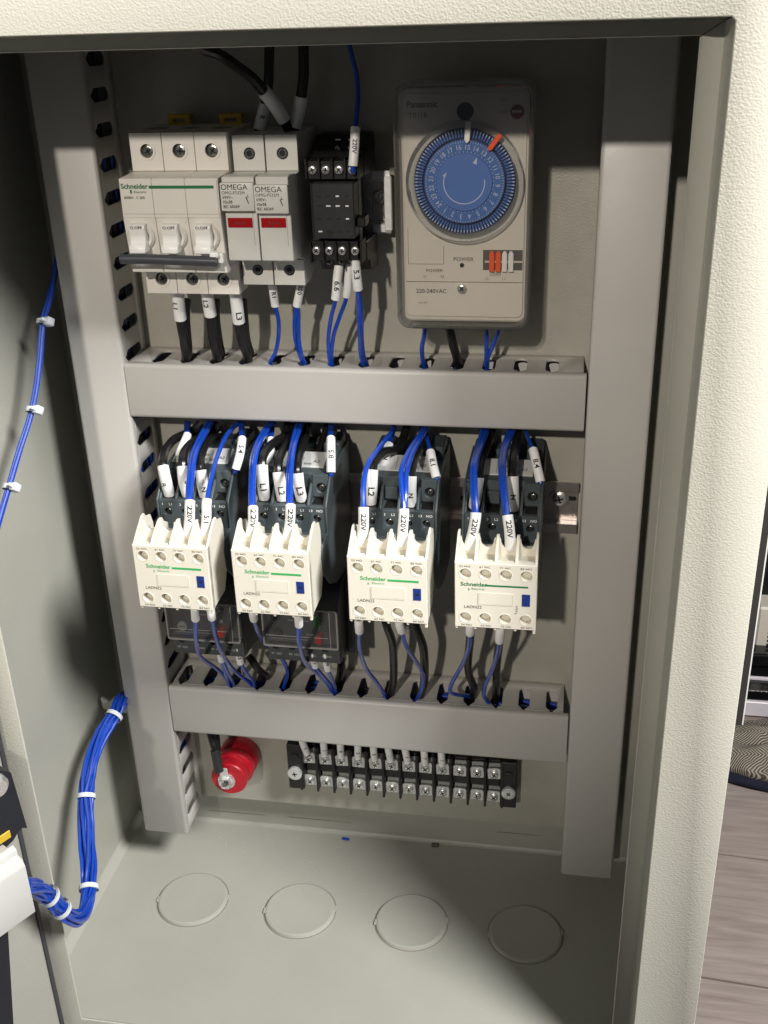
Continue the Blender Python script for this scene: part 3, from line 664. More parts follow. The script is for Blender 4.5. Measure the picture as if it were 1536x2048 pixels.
# ------------------------------------------------------------------ auxiliary contact blocks
def aux(last=False):
    t = thing('auxiliary_contact_block', '', 'contact block', (0, 0, 0), 'row of four cream clip-on contact blocks')
    W = 44.0; hx = (5.8, 16.5, 27.4, 38.4)
    holes = [circle(x, -86.4, 3.15, 22) for x in hx]+[circle(x, -113.4, 3.15, 22) for x in hx]
    b = B(); face_plate(b, [(0, -119.7), (W, -119.7), (W, -79.8), (0, -79.8)], holes, -119.3, 5.0, 0.35); fr = b.done('front_face', 'cream_plastic', t, ang=40)
    b = B(); b.box(1.2, W-1.2, -114.4, -92, -119.0, -82.5)
    b.done('block_body', 'cream_plastic', t)
    # holes have a short raised collar
    b = B()
    for x in hx:
        for z in (-86.4, -113.4): b.lathe([(3.15, 0.2), (3.2, -0.16), (3.45, -0.16), (3.65, 0.1)], (x, -119.3, z), 'Y', 22)
    b.done('hole_collar', 'cream_plastic', fr, ang=30)
    # side walls carry up into the outer fins, three fins between
    for x0, x1 in ((0, 1.3), (W-1.3, W)):
        B().prism([(-118.2, -79.9), (-114, -76.8), (-103, -69.6), (-99.5, -69.4), (-97, -72.4), (-91, -74), (-88.5, -80), (-88.5, -108), (-96, -119.4), (-118.2, -119.6)], x0, x1, 'X', 0.3).done('side_wall', 'cream_plastic', t)
    for x in (11.1, 22.0, 32.9):
        B().prism([(-118.6, -80.2), (-115.5, -77.6), (-106, -72.4), (-102.5, -71.0), (-99.5, -71.4), (-97.5, -74.6), (-92, -78), (-92, -84), (-118.6, -84)], x-0.85, x+0.85, 'X', 0.25).done('fin', 'cream_plastic', t)
    # recessed floors and U-shaped wire guides
    b = B(); b.prism([(-119.0, -80.1), (-117.3, -80.1), (-116.6, -82.0), (-92, -82.0), (-92, -84), (-119.0, -84)], 1.2, W-1.2, 'X', 0.1); b.done('slot_floor', 'cream_plastic', t)
    for x in (1.3, 11.7, 22.6, 33.5):
        w = 9.2; n = 9; pts = [(x, -82.2), (x, -72.4), (x+0.7, -72.4)]
        for k in range(n+1):
            a = math.pi*k/n; pts.append((x+w/2-(w/2-1.0)*math.cos(a), -73.6-(4.6)*math.sin(a)))
        pts += [(x+w-0.7, -72.4), (x+w, -72.4), (x+w, -82.2)]
        b = B(); face_plate(b, pts, [], -104.2, 2.2, 0.2); b.done('wire_guide', 'cream_plastic', t, ang=40)
    # little feet along the bottom
    for x in (0.9, 11.1, 22.0, 32.9, 43.1):
        B().box(x-0.8, x+0.8, -118.6, -116.2, -122.6 if x > 40 else -121.4, -119.2, 0.4).done('foot', 'cream_plastic', t)
    y = -119.42
    g = 'logo_dark_green' if last else 'logo_green'
    b = B(); b.text('Schneider', 3.2 if last else 7.0, y, -93.9, 2.35, 0.022, 'L', 1.08); b.box(16.6 if last else 22.2, 39.4, y, y+0.1, -93.6 if last else -93.9, -92.6)
    b.text('Electric', 9.2 if last else 13.6, y, -96.0, 1.2, 0.0, 'L', 1.4)
    b.text('0', 7.2 if last else 11.0, y, -96.6, 1.3, 0.02); b.done('logo', g, fr, smooth=False)
    b = B()
    for x, s, s2 in zip(hx, ('53 NO', '61 NC', '71 NC', '83 NO'), ('54 NO', '62 NC', '72 NC', '84 NO')):
        b.text(s, x-0.3, y, -82.6, 1.15, 0.004, 'C', 1.3); b.text(s2, x+0.6, y, -118.7, 1.15, 0.004, 'C', 1.3)
    b.text('LADN22', 5.2, y, -107.6, 1.75, 0.006, 'L', 1.05)
    if last: b.text('TeSys', 34.6, y, -110.0, 1.5, 0.0, 'L', 1.1, rot=-90)
    b.done('lettering', 'print_grey', fr, smooth=False)
    b = B(); face_plate(b, rrect(12.6, 31.6, -105.0, -97.6, 0.4, 2), [rrect(12.95, 31.25, -104.65, -97.95, 0.3, 2)], -119.6, 0.4); b.box(13.1, 31.1, -119.55, -119.2, -104.5, -98.1, 0.1); b.done('name_plate', 'cream_plastic', fr)
    B().box(36.2, 40.6, -119.6, -119.2, -104.8, -97.4, 0.1).done('blue_mark', 'navy_label', fr)
    B().box(37.4, 39.4, -119.65, -119.4, -101.6, -100.6, 0.05).done('position_mark', 'hole_black', fr) if not last else None
    return t
a0 = aux(); a3 = aux(True)
alab = ['leftmost cream contact block, holding 220V and 5.1 sleeves', 'second cream contact block from the left, above the relay with the green button',
        'third cream contact block from the left, black wires and bare plate below', 'rightmost cream contact block, vertical lettering beside its blue mark']
for i, (a, x) in enumerate(zip([a0, copy_tree(a0), copy_tree(a0), a3], LXS)): a.location = Vector((x+(0.5, -0.3, 0.2, -0.4)[i], 0, 0))*S; a.rotation_euler = (0, (0.006, -0.004, 0.003, -0.005)[i], (0.004, -0.006, 0.005, 0.002)[i]); a['label'] = alab[i]

# ------------------------------------------------------------------ thermal overload relays
def relay(x, lab, green, W=48.0):
    t = thing('overload_relay', lab, 'overload relay', (x+22, -8, -165), 'thermal overload relays under the contactors')
    b = B(); b.prism([(-10, -136), (-56, -138), (-66, -146), (-66, -171.5), (-60, -174), (-60, -188), (-46, -189), (-30, -194), (-10, -194)], x, x+W, 'X', 0.5); b.done('relay_body', 'relay_plastic', t)
    if green: B().box(x+W-0.2, x+W+5.5, -44, -10, -191, -138, 0.6).done('side_block', 'dark_plastic', t)
    b = B(); face_plate(b, [(x+0.6, -187.6), (x+W-0.6, -187.6), (x+W-0.6, -175), (x+0.6, -175)], [circle(x+xx, -177.8, 2.3, 16) for xx in (6, 16.5, 27.2, 38)], -62.6, 2.8, 0.2); tb_ = b.done('terminal_bar', 'relay_plastic', t)
    for xx in (6, 16.5, 27.2, 38): B().cyl((x+xx, 0, -177.8), 2.3, -60.6, -60.2, 14).done('hole_floor', 'hole_black', t)
    b = B()
    for xx, s in ((6, '97  NO'), (17.5, '98  NO'), (28.5, '95  NC'), (39, '96  NC')): b.text(s, x+xx, -62.75, -183.6, 1.4, 0.006, 'C', 1.1)
    b.done('lettering', 'label_silver', tb_, smooth=False)
    # dial, buttons under the clear flap
    b = B(); b.lathe([(0.001, -1.4), (3.1, -1.4), (3.3, 0)], (x+9.2, -66, -164.5), 'Y', 20); d = b.done('setting_dial', 'label_silver' if not green else 'black_plastic', t)
    B().box(x+7.2, x+11.2, -67.6, -67.3, -164.8, -164.2).done('dial_slot', 'print_grey', d)
    b = B(); b.box(x+4, x+28, -66.25, -66.0, -169.3, -169.0); b.box(x+16, x+30, -66.25, -66.0, -155.6, -155.3); b.box(x+2, x+34, -66.25, -66, -150, -149.7)
    b.text('STOP', x+27.4, -66.3, -166.0, 1.5, 0.01); b.text('RESET', x+26, -66.3, -151.2, 1.3, 0.01); b.done('lettering', 'label_silver', t, smooth=False)
    B().box(x+34.0, x+38.2, -71.8, -65, -168.6, -162.8, 0.7).done('stop_button', 'red_button', t)
    B().box(x+33.6, x+37.8, -70.5, -65, -158.4, -151.5, 0.6).done('reset_button', 'green_button' if green else 'label_silver', t)
    b = B(); face_plate(b, rrect(x+1.2, x+48.6, -171.0, -144, 1.4), [], -72.4, 0.7, 0.2); cv = b.done('clear_flap', 'smoked_cover', t)
    b = B(); face_plate(b, rrect(x+0.8, x+49.2, -171.6, -143.4, 1.8), [rrect(x+1.9, x+48.1, -170.4, -144.6, 1.2)], -72.6, 1.3, 0.25); b.box(x+0.8, x+1.4, -72, -66, -170, -148); b.box(x+44, x+44.5, -72.9, -72.6, -171, -144, 0.1); b.box(x+3, x+43, -72.9, -72.6, -163.2, -162.8, 0.1); b.done('flap_rim', 'flap_edge', cv)
    return t
relay(18.6, 'left overload relay under the first contactor, with a silver dial and red button', False)
relay(81.6, 'overload relay under the second contactor, with green and red buttons', True)

# ------------------------------------------------------------------ red stand-off insulator with earth lug
ins = thing('standoff_insulator', 'round red stand-off insulator with a silver bolt, right of the left duct foot', 'insulator', (35, 0, -313))
b = B(); b.lathe([(0.001, -0.2), (14.6, -0.2), (15.2, -1.5), (15.2, -10), (14.2, -12.5), (13.6, -13.5), (14.6, -15), (14.8, -20), (14.2, -21.2), (12.6, -21.8), (12.2, -23), (13.2, -25), (13.4, -31.4), (12.8, -32.4), (0.001, -32.4)], (34.2, 0, -314.2), 'Y', 44)
b.done('insulator_body', 'red_insulator', ins, ang=28)
b = B(); b.lathe([(0.001, -32.4), (6.4, -32.4), (6.4, -33.6), (0.001, -33.6)], (32.6, 0, -315.4), 'Y', 24); b.done('washer', 'steel', ins)
b = B(); b.lathe([(0.001, -34), (3.4, -34.8), (4.7, -37.2), (4.7, -33.4)], (32.6, 0, -315.4), 'Y', 6); bo = b.done('bolt', 'steel', ins, ang=20)
B().cyl((32.6, 0, -315.4), 1.6, -38.0, -34.2, 12, 0.2).done('bolt_tip', 'dark_steel', bo)

# ------------------------------------------------------------------ terminal strip
tb = thing('terminal_strip', 'black twelve-way screw terminal strip with two rows of silver screws, at the bottom', 'terminal strip', (158, 0, -308))
b = B(); b.box(88, 229, -9, -0.2, -326, -291, 0.6); b.box(88, 229, -14, -9, -314.5, -307.5, 0.4); b.done('strip_base', 'black_plastic', tb)
for x in (75.5, 229.4):
    b = B(); b.box(x, x+11.5, -20, -0.2, -328, -288.5, 0.7); b.box(x+3, x+8.4, -21, -20, -300.5, -296.6, 0.3); b.done('end_block', 'black_plastic', tb)
screw(tb, (80.9, -23.0, -312.6), 5.3, 'mounting_screw', 'zinc_plate', 3.2, slot='small', rot=0.2, label='dull mounting screw at the left end')
screw(tb, (235.6, -23.0, -313.6), 4.9, 'mounting_screw', 'zinc_plate', 3.2, slot='small', rot=0.9, label='dull mounting screw at the right end')
for k in range(13):
    x = 84.9+k*12.18; B().box(x-0.8 if k < 12 else x-0.9, x+0.8, -20.4, -0.3, -328.6, -289, 0.3).done('barrier', 'black_plastic', tb)
for k in range(12):
    x = 91.0+k*12.18+random.uniform(-.2, .2)
    for z in (-301.6, -321.6):
        rt = random.uniform(-0.07, 0.07); m = Matrix.Translation((x, 0, z)) @ Matrix.Rotation(rt, 4, 'Y')
        b = B(); b.prism([(-4.3, -4.4), (4.3, -4.4), (4.7, -3.8), (4.7, 3.6), (3.7, 4.8), (-3.7, 4.8), (-4.7, 3.6), (-4.7, -3.8)], -16.8, -15.6, 'Y', 0.25, m=m); b.box(-4.1, 4.1, -11, -10, -6.5, 4.5, m=m)
        b.done('clamp_plate', 'zinc_plate', tb)
        screw(tb, (x, -18.9, z), 2.9, 'terminal_screw', 'steel', 3.2, rot=random.uniform(0, 1.5), seg=14)

# ------------------------------------------------------------------ wires
BLACK, BLUE = 'black_wire', 'blue_wire'
def mark_text(b, P, i0, i1, r, s, h, side=0.0, start=0.5):
    """letters printed along a round sleeve, reading down the wire, facing the viewer"""
    seg = P[i0:i1+1]
    L = [0.0]
    for a, c in zip(seg, seg[1:]): L.append(L[-1]+(c-a).length)
    vs, fs, w, hh = text_mesh(s, 0.022); k = h/CAPH; tot = w*k*1.05
    bm = bmesh.new(); vv = [bm.verts.new((x*k*1.05, y*k, 0)) for x, y in vs]
    for f in fs:
        try: bm.faces.new([vv[i] for i in f])
        except ValueError: pass
    bmesh.ops.subdivide_edges(bm, edges=[e for e in bm.edges if e.calc_length() > h*0.35], cuts=2, use_grid_fill=False)
    bmesh.ops.triangulate(bm, faces=bm.faces[:])
    s0 = max(0.6, (L[-1]-tot)*start)
    eye = Vector((263, -625, 190))
    for v in bm.verts:
        d = v.co.x+s0; q = v.co.y-h/2
        j = 0
        while j < len(L)-2 and L[j+1] < d: j += 1
        u = min(1.6, (d-L[j])/max(1e-6, L[j+1]-L[j])); c = seg[j].lerp(seg[j+1], u) if u <= 1 else seg[j+1]+(seg[j+1]-seg[j])*(u-1)
        t = (seg[min(j+1, len(seg)-1)]-seg[j]).normalized()
        n = (eye-c); n = (n-t*n.dot(t)).normalized(); sd = t.cross(n)     # reading direction t, letters' up = sd
        a = -q/r+side
        v.co = c+(n*math.cos(a)-sd*math.sin(a)*-1)*(r+0.07) if False else c+(n*math.cos(a)+sd*math.sin(a))*(r+0.07)
    b.bm(bm); bm.free()
def wire(label, col, r, pts, sleeve=None, text=None, sr=None, group=None, th=2.3, side=0.0, extra=None, name='wire', start=0.5, cat='wire', sub=8):
    """sleeve = (first, last) control points covered by a marker sleeve"""
    t = thing(name, label, cat, pts[0], group)
    b = B(); b.tube(pts, r, 10, sub); b.done('conductor', col, t)
    if extra:
        for e in extra: B().tube(e, r, 10, sub).done('conductor', col, t)
    if sleeve:
        P = spline(pts, sub); sr = sr or r+0.75; i0, i1 = sleeve[0]*sub, sleeve[1]*sub
        v, f = sweep(P[i0:i1+1], sr, 16, True); q = B(); q.add(v, f); so = q.done('marker_sleeve', 'sleeve_white', t, ang=50)
        d = P[i0]-P[min(i0+1, len(P)-1)]; v, f = sweep([P[i0]+d.normalized()*0.12, P[i0]+d.normalized()*0.02], sr*0.72, 14, True)
        if text:
            tbm = B(); mark_text(tbm, P, i0, i1, sr, text, th, side, start); tbm.done('lettering', 'print_black', so, smooth=False)
    return t
G1 = 'incoming cables at the top of the cabinet'
wire('thick black cable sweeping in from the top left with a slanting white sleeve', BLACK, 2.9, [(70.8,-75.0,180.0),(76.8,-68.0,173.6),(83.6,-62.0,170.2),(96.0,-54.0,159.7),(100.9,-48.0,152.1),(105.4,-42.0,143.7),(108.2,-38.0,136.9),(110.1,-34.0,130.4)], (4, 6), None, 3.7, G1)
wire('thick black cable going up behind the slanting one, sleeve marked R', BLACK, 2.7, [(103.3,-35.0,180.6),(101.1,-33.0,168.6),(99.6,-32.0,156.4),(96.8,-31.0,144.9),(94.3,-30.0,138.3),(92.1,-30.0,131.7),(90.7,-30.0,127.3)], (3, 5), 'R', 3.4, G1, 2.6)
wire('thick black cable rising straight up from the right fuse holder', BLACK, 2.9, [(121.5,-38.0,180.2),(120.3,-36.0,168.3),(119.5,-35.0,158.7),(117.3,-34.0,148.3),(115.2,-33.0,140.8),(112.5,-33.0,132.8),(110.8,-33.0,128.7)], (3, 5), None, 3.6, G1)
wire('single blue wire coming down from the top into the black relay socket, sleeve marked 220V', BLUE, 1.25, [(145.7,-45.0,179.7),(147.7,-46.0,168.6),(150.1,-47.0,158.8),(150.8,-49.0,148.2),(150.0,-54.0,134.4),(149.5,-56.0,125.4),(148.7,-58.0,115.8),(148.3,-57.0,112.4)], (4, 6), '220V', 2.5, None, 2.3)
G2 = 'wires from the breaker row down into the upper duct'
wire('thick black wire under the left breaker pole, sleeve marked L1', BLACK, 2.9, [(39.3,-42.0,48.3),(39.9,-42.0,43.1),(39.0,-40.0,28.4),(37.5,-34.0,14.1),(35.9,-29.0,3.9),(34.0,-26.0,-3.9)], (0, 2), 'L1', 3.6, G2, 3.2, 0.75, extra=[[(41.4,-34.0,38.2),(39.0,-32.0,25.7),(37.1,-28.0,9.2),(35.1,-24.0,1.1)]], start=0.55)
wire('thick black wire under the middle breaker pole, sleeve marked L2', BLACK, 2.9, [(57.1,-42.0,47.3),(57.7,-42.0,41.6),(57.5,-40.0,31.1),(55.6,-34.0,16.0),(55.1,-29.0,5.0),(54.3,-26.0,-2.8)], (0, 2), 'L2', 3.6, G2, 3.2, 0.6, extra=[[(59.1,-34.0,38.4),(57.5,-32.0,26.0),(56.3,-27.0,10.9),(56.1,-24.0,2.9)]], start=0.5)
wire('thick black wire under the right breaker pole, sleeve marked L3', BLACK, 2.9, [(74.0,-42.0,46.4),(74.6,-42.0,39.8),(74.3,-40.0,27.3),(73.5,-34.0,14.2),(74.0,-29.0,4.8),(73.2,-26.0,-2.4)], (0, 2), 'L3', 3.6, G2, 3.2, -0.1, extra=[[(75.4,-34.0,38.6),(74.8,-32.0,24.8),(73.5,-27.0,12.8),(74.3,-24.0,3.3)]], start=0.8)
wire('blue wire under the left fuse holder, sleeve marked R1', BLUE, 1.25, [(94.1,-36.0,50.4),(94.9,-36.0,45.2),(95.4,-35.0,35.7),(96.0,-33.0,26.9),(94.5,-30.0,16.5),(91.4,-28.0,6.1),(87.6,-27.0,-0.4),(86.3,-25.0,-6.1)], (0, 2), 'R1', 2.5, G2, 2.4)
wire('blue wire pair under the right fuse holder, sleeve marked 220', BLUE, 1.2, [(111.9,-36.0,50.6),(110.8,-36.0,45.4),(108.1,-35.0,35.9),(105.5,-33.0,25.6),(104.6,-30.0,14.3),(106.2,-28.0,4.6),(106.9,-26.0,-1.5)], (0, 2), '220', 2.5, G2, 2.4, extra=[[(108.5,-35.0,36.5),(107.9,-33.0,25.7),(107.0,-31.0,14.6),(107.7,-30.0,5.9),(108.7,-27.0,-1.2)]], start=0.2)
wire('blue wire with a sleeve marked 6.6, leftmost of three under the relay socket', BLUE, 1.2, [(134.9,-40.0,60.1),(134.2,-42.0,54.2),(132.5,-42.0,42.0),(128.5,-38.0,30.3),(125.2,-33.0,17.1),(124.1,-29.0,5.9),(123.9,-26.0,-2.3)], (0, 2), '6.6', 2.6, G2, 3.0, start=0.6)
wire('blue wire with a plain sleeve, middle of three under the relay socket', BLUE, 1.2, [(140.4,-36.0,60.4),(139.4,-37.0,53.1),(138.0,-38.0,42.2),(133.3,-36.0,30.7),(128.6,-33.0,19.2),(125.7,-29.0,6.9),(124.6,-25.0,-2.6)], (0, 2), None, 2.4, G2)
wire('blue wire with a sleeve marked 5.3, rightmost of three under the relay socket', BLUE, 1.4, [(146.3,-50.0,67.8),(146.5,-50.0,60.2),(146.8,-48.0,49.3),(146.4,-40.0,32.6),(144.8,-33.0,17.5),(144.5,-29.0,6.4),(145.6,-25.0,-0.9)], (0, 2), '5.3', 2.7, G2, 3.0, extra=[[(146.6,-47.0,49.1),(145.2,-40.0,32.6),(144.1,-34.0,17.8),(143.5,-30.0,6.7),(144.1,-27.0,-0.9)]])
wire('single blue wire under the left end of the time switch', BLUE, 1.35, [(181.9,-34.0,24.4),(181.2,-33.0,19.1),(179.6,-31.0,11.7),(179.4,-28.0,4.8),(180.0,-24.0,-3.4)], None, None, None, G2)
wire('thick black wire under the middle of the time switch', BLACK, 2.6, [(195.1,-34.0,27.5),(196.4,-33.0,20.6),(197.8,-31.0,13.0),(199.1,-27.0,5.9),(200.1,-22.0,-1.7)], None, None, None, G2)
wire('straight blue wire under the time switch, left of the last two', BLUE, 1.3, [(216.7,-33.0,24.7),(216.8,-33.0,18.9),(216.7,-30.0,9.3),(216.2,-26.0,-0.0)], None, None, None, G2)
wire('blue wire leaning in beside the last one under the time switch', BLUE, 1.3, [(223.8,-33.0,24.9),(222.7,-33.0,20.5),(219.9,-31.0,12.6),(217.4,-28.0,5.7),(216.6,-24.0,-2.5)], None, None, None, G2)

G3 = 'wires dropping from the upper duct to the contactors'
# first contactor
wire('thick black wire curling over the first contactor, far left sleeve', BLACK, 2.7, [(35.9,-16.0,-44.8),(31.1,-20.0,-49.2),(23.7,-32.0,-50.2),(24.1,-50.0,-50.4),(26.8,-62.0,-51.2),(28.7,-68.0,-53.2),(30.5,-70.0,-62.9),(31.0,-68.0,-73.6)], (5, 7), 'R', 3.4, G3, 2.6, 0.6)
wire('thick black wire of the first contactor, sleeve marked 01.0', BLACK, 2.7, [(48.3,-16.0,-46.1),(43.2,-22.0,-50.0),(39.7,-38.0,-47.9),(38.4,-54.0,-48.2),(40.1,-64.0,-49.9),(41.2,-68.0,-52.7),(41.8,-70.0,-62.4),(42.7,-67.0,-75.2)], (5, 7), '01.0', 3.6, G3, 3.0, -0.4)
wire('thick black wire of the first contactor, sleeve marked N', BLACK, 2.6, [(45.0,-14.0,-46.2),(45.5,-24.0,-50.5),(47.3,-44.0,-49.2),(49.3,-58.0,-50.0),(51.5,-66.0,-51.8),(52.1,-68.0,-54.8),(52.9,-70.0,-62.9),(52.8,-67.0,-74.7)], (5, 7), 'N', 3.4, G3, 2.8)
wire('pair of blue wires into the third slot of the first contact block, sleeve marked 220V', BLUE, 1.5, [(44.6,-20.0,-43.0),(45.1,-36.0,-44.6),(47.9,-62.0,-46.2),(51.9,-82.0,-52.0),(54.9,-98.0,-61.1),(54.7,-101.0,-70.1),(53.3,-102.0,-80.1),(52.5,-101.0,-83.9)], (4, 6), '220V', 3.0, G3, 2.9, start=0.25, extra=[[(42.0,-20.0,-43.1),(43.2,-38.0,-44.5),(45.3,-62.0,-47.9),(49.7,-82.0,-52.7),(53.3,-97.0,-61.6),(53.1,-99.0,-69.5)]])
wire('blue wire into the fourth slot of the first contact block, sleeve marked 5.1', BLUE, 1.35, [(62.2,-20.0,-42.4),(59.5,-36.0,-44.0),(60.8,-60.0,-47.5),(63.0,-80.0,-52.4),(64.7,-97.0,-60.4),(64.8,-101.0,-69.5),(63.2,-102.0,-79.9),(62.5,-101.0,-83.6)], (4, 6), '5.1', 2.8, G3, 2.9)
wire('blue wire pair at the right of the first contactor, sleeve marked 5.4', BLUE, 1.2, [(64.2,-18.0,-43.1),(67.3,-30.0,-44.1),(71.8,-46.0,-43.0),(73.7,-58.0,-47.7),(72.0,-63.0,-55.4),(70.8,-62.0,-58.4)], (2, 4), '5.4', 2.6, G3, 3.0, extra=[[(62.5,-18.0,-43.1),(66.0,-30.0,-44.1),(70.5,-45.0,-43.4),(71.9,-54.0,-46.9)]])
wire('blue wire pair with a plain sleeve behind the black loops of the first contactor', BLUE, 1.3, [(27.1,-14.0,-45.9),(29.5,-22.0,-46.5),(32.2,-32.0,-47.2),(30.8,-42.0,-53.3),(28.3,-46.0,-61.7),(27.3,-45.0,-64.9)], (2, 4), None, 2.6, G3, extra=[[(25.5,-14.0,-45.9),(27.8,-22.0,-46.5),(30.5,-31.0,-47.7),(30.8,-40.0,-52.4)]])
# second contactor
wire('thick black wire of the second contactor, sleeve marked L1', BLACK, 2.7, [(96.5,-14.0,-45.1),(94.6,-20.0,-48.9),(91.2,-36.0,-46.8),(89.4,-50.0,-45.9),(89.0,-62.0,-46.8),(89.8,-68.0,-50.0),(90.1,-70.0,-60.2),(89.5,-67.0,-72.9)], (5, 7), 'L1', 3.5, G3, 3.6)
wire('thick black wire of the second contactor, sleeve marked L2', BLACK, 2.7, [(98.8,-15.0,-44.0),(98.2,-24.0,-47.2),(98.4,-42.0,-46.7),(98.2,-56.0,-47.6),(98.9,-65.0,-49.6),(99.7,-69.0,-53.5),(100.6,-70.0,-62.0),(100.5,-67.0,-73.0)], (5, 7), 'L2', 3.5, G3, 3.6)
wire('thick black wire of the second contactor, sleeve marked L3', BLACK, 2.6, [(104.9,-15.0,-43.8),(106.0,-26.0,-47.5),(108.3,-46.0,-47.4),(109.5,-59.0,-48.4),(110.5,-66.0,-50.6),(111.1,-69.0,-53.7),(111.7,-70.0,-62.1),(112.1,-67.0,-72.4)], (5, 7), 'L3', 3.4, G3, 3.6)
wire('pair of blue wires into the first slot of the second contact block, sleeve marked 220V', BLUE, 1.5, [(84.8,-20.0,-41.6),(84.1,-34.0,-41.9),(85.1,-58.0,-43.2),(87.8,-78.0,-49.0),(91.8,-98.0,-63.0),(92.1,-101.0,-69.7),(90.2,-102.0,-78.7),(89.3,-101.0,-82.4)], (4, 6), '220V', 2.9, G3, 2.9, start=0.25, extra=[[(82.6,-20.0,-41.7),(82.2,-36.0,-41.9),(82.8,-58.0,-44.8),(86.2,-78.0,-50.6),(90.4,-97.0,-62.3),(90.9,-99.0,-70.1)]])
wire('pair of blue wires into the third slot of the second contact block, sleeve marked 220V', BLUE, 1.5, [(103.3,-20.0,-41.0),(104.2,-34.0,-41.2),(107.0,-58.0,-42.3),(109.8,-78.0,-48.0),(113.7,-98.0,-60.7),(113.6,-101.0,-69.2),(111.7,-102.0,-79.7),(111.2,-101.0,-83.4)], (4, 6), '220V', 2.9, G3, 2.9, start=0.25, extra=[[(100.2,-20.0,-41.1),(102.2,-36.0,-41.2),(105.1,-58.0,-44.0),(108.2,-78.0,-49.7),(112.3,-97.0,-60.0),(112.5,-99.0,-69.6)]])
wire('blue wire pair with a short plain sleeve behind the loops of the second contactor', BLUE, 1.2, [(83.0,-16.0,-43.2),(85.2,-26.0,-45.0),(87.4,-38.0,-45.8),(88.6,-46.0,-51.0),(85.7,-50.0,-57.6),(84.5,-49.0,-61.4)], (2, 4), None, 2.5, G3, extra=[[(81.4,-16.0,-43.2),(83.6,-26.0,-45.0),(85.9,-37.0,-46.3),(87.1,-44.0,-50.3)]])
wire('blue wire pair at the right of the second contactor, sleeve marked 5.8', BLUE, 1.2, [(121.9,-18.0,-41.1),(123.3,-28.0,-42.2),(125.7,-42.0,-42.2),(128.0,-54.0,-48.5),(128.9,-60.0,-56.4),(128.8,-60.0,-58.7)], (2, 4), '5.8', 2.7, G3, 3.0, extra=[[(120.3,-18.0,-41.1),(122.1,-28.0,-42.2),(124.3,-41.0,-42.6),(126.3,-50.0,-46.3)]], start=0.6)
wire('black jumper wire looping behind the blue wires of the second contactor', BLACK, 2.3, [(116.9,-12.0,-44.5),(115.4,-20.0,-52.1),(113.0,-30.0,-56.5),(107.8,-34.0,-53.5),(104.2,-30.0,-51.3)], None, None, None, G3)
wire('black wire dropping behind the second contactor between its blue wires', BLACK, 2.4, [(91.2,-12.0,-44.4),(92.0,-18.0,-50.4),(93.1,-26.0,-54.6)], None, None, None, G3)
# third contactor
wire('thick black wire of the third contactor, sleeve marked L2', BLACK, 2.7, [(167.7,-14.0,-41.0),(166.3,-20.0,-47.6),(164.4,-34.0,-50.6),(159.0,-50.0,-46.3),(155.7,-62.0,-47.2),(155.2,-68.0,-50.3),(154.7,-70.0,-60.1),(153.2,-67.0,-72.3)], (5, 7), 'L2', 3.5, G3, 3.6)
wire('thick black wire of the third contactor, sleeve marked N', BLACK, 2.6, [(177.9,-14.0,-40.6),(177.7,-22.0,-45.7),(178.0,-42.0,-46.2),(177.9,-56.0,-46.9),(177.7,-65.0,-49.4),(177.7,-69.0,-52.6),(177.4,-70.0,-60.9),(177.0,-67.0,-72.4)], (5, 7), 'N', 3.4, G3, 2.8)
wire('blue wire into the first slot of the third contact block, sleeve marked 220V', BLUE, 1.5, [(160.3,-20.0,-39.0),(160.7,-32.0,-40.6),(157.8,-56.0,-40.5),(154.7,-78.0,-42.4),(154.5,-92.0,-49.2),(155.7,-100.0,-58.9),(155.7,-102.0,-68.9),(154.4,-102.0,-80.5),(154.1,-101.0,-83.8)], (5, 7), '220V', 3.0, G3, 2.9, start=0.25)
wire('blue wire with a plain sleeve ending behind the L2 loop of the third contactor', BLUE, 1.2, [(160.3,-16.0,-40.5),(160.6,-26.0,-43.5),(159.7,-36.0,-46.8),(158.4,-44.0,-53.9),(157.0,-48.0,-61.9),(156.5,-47.0,-64.9)], (2, 4), 'N', 2.7, G3, 2.4)
wire('pair of blue wires into the third slot of the third contact block, shared 220V sleeve', BLUE, 1.4, [(178.7,-20.0,-38.4),(179.1,-32.0,-39.3),(175.4,-60.0,-41.0),(174.0,-80.0,-44.4),(176.0,-92.0,-51.8),(178.0,-99.0,-59.4),(177.8,-102.0,-68.3),(176.7,-102.0,-80.1),(176.5,-101.0,-83.4)], (5, 7), '220V', 2.9, G3, 2.9, start=0.25, extra=[[(180.5,-20.0,-38.3),(180.9,-32.0,-39.2),(178.0,-58.0,-41.1),(177.1,-80.0,-44.9),(178.2,-92.0,-51.7),(178.4,-98.0,-59.9),(178.1,-100.0,-65.6)]])
wire('thin blue wire at the right of the third contactor, sleeve marked 8.1', BLUE, 1.2, [(178.4,-18.0,-39.1),(181.5,-30.0,-43.1),(185.9,-46.0,-46.8),(188.4,-54.0,-51.6),(191.1,-60.0,-57.1),(191.7,-60.0,-59.6)], (2, 4), '8.1', 2.7, G3, 3.0)
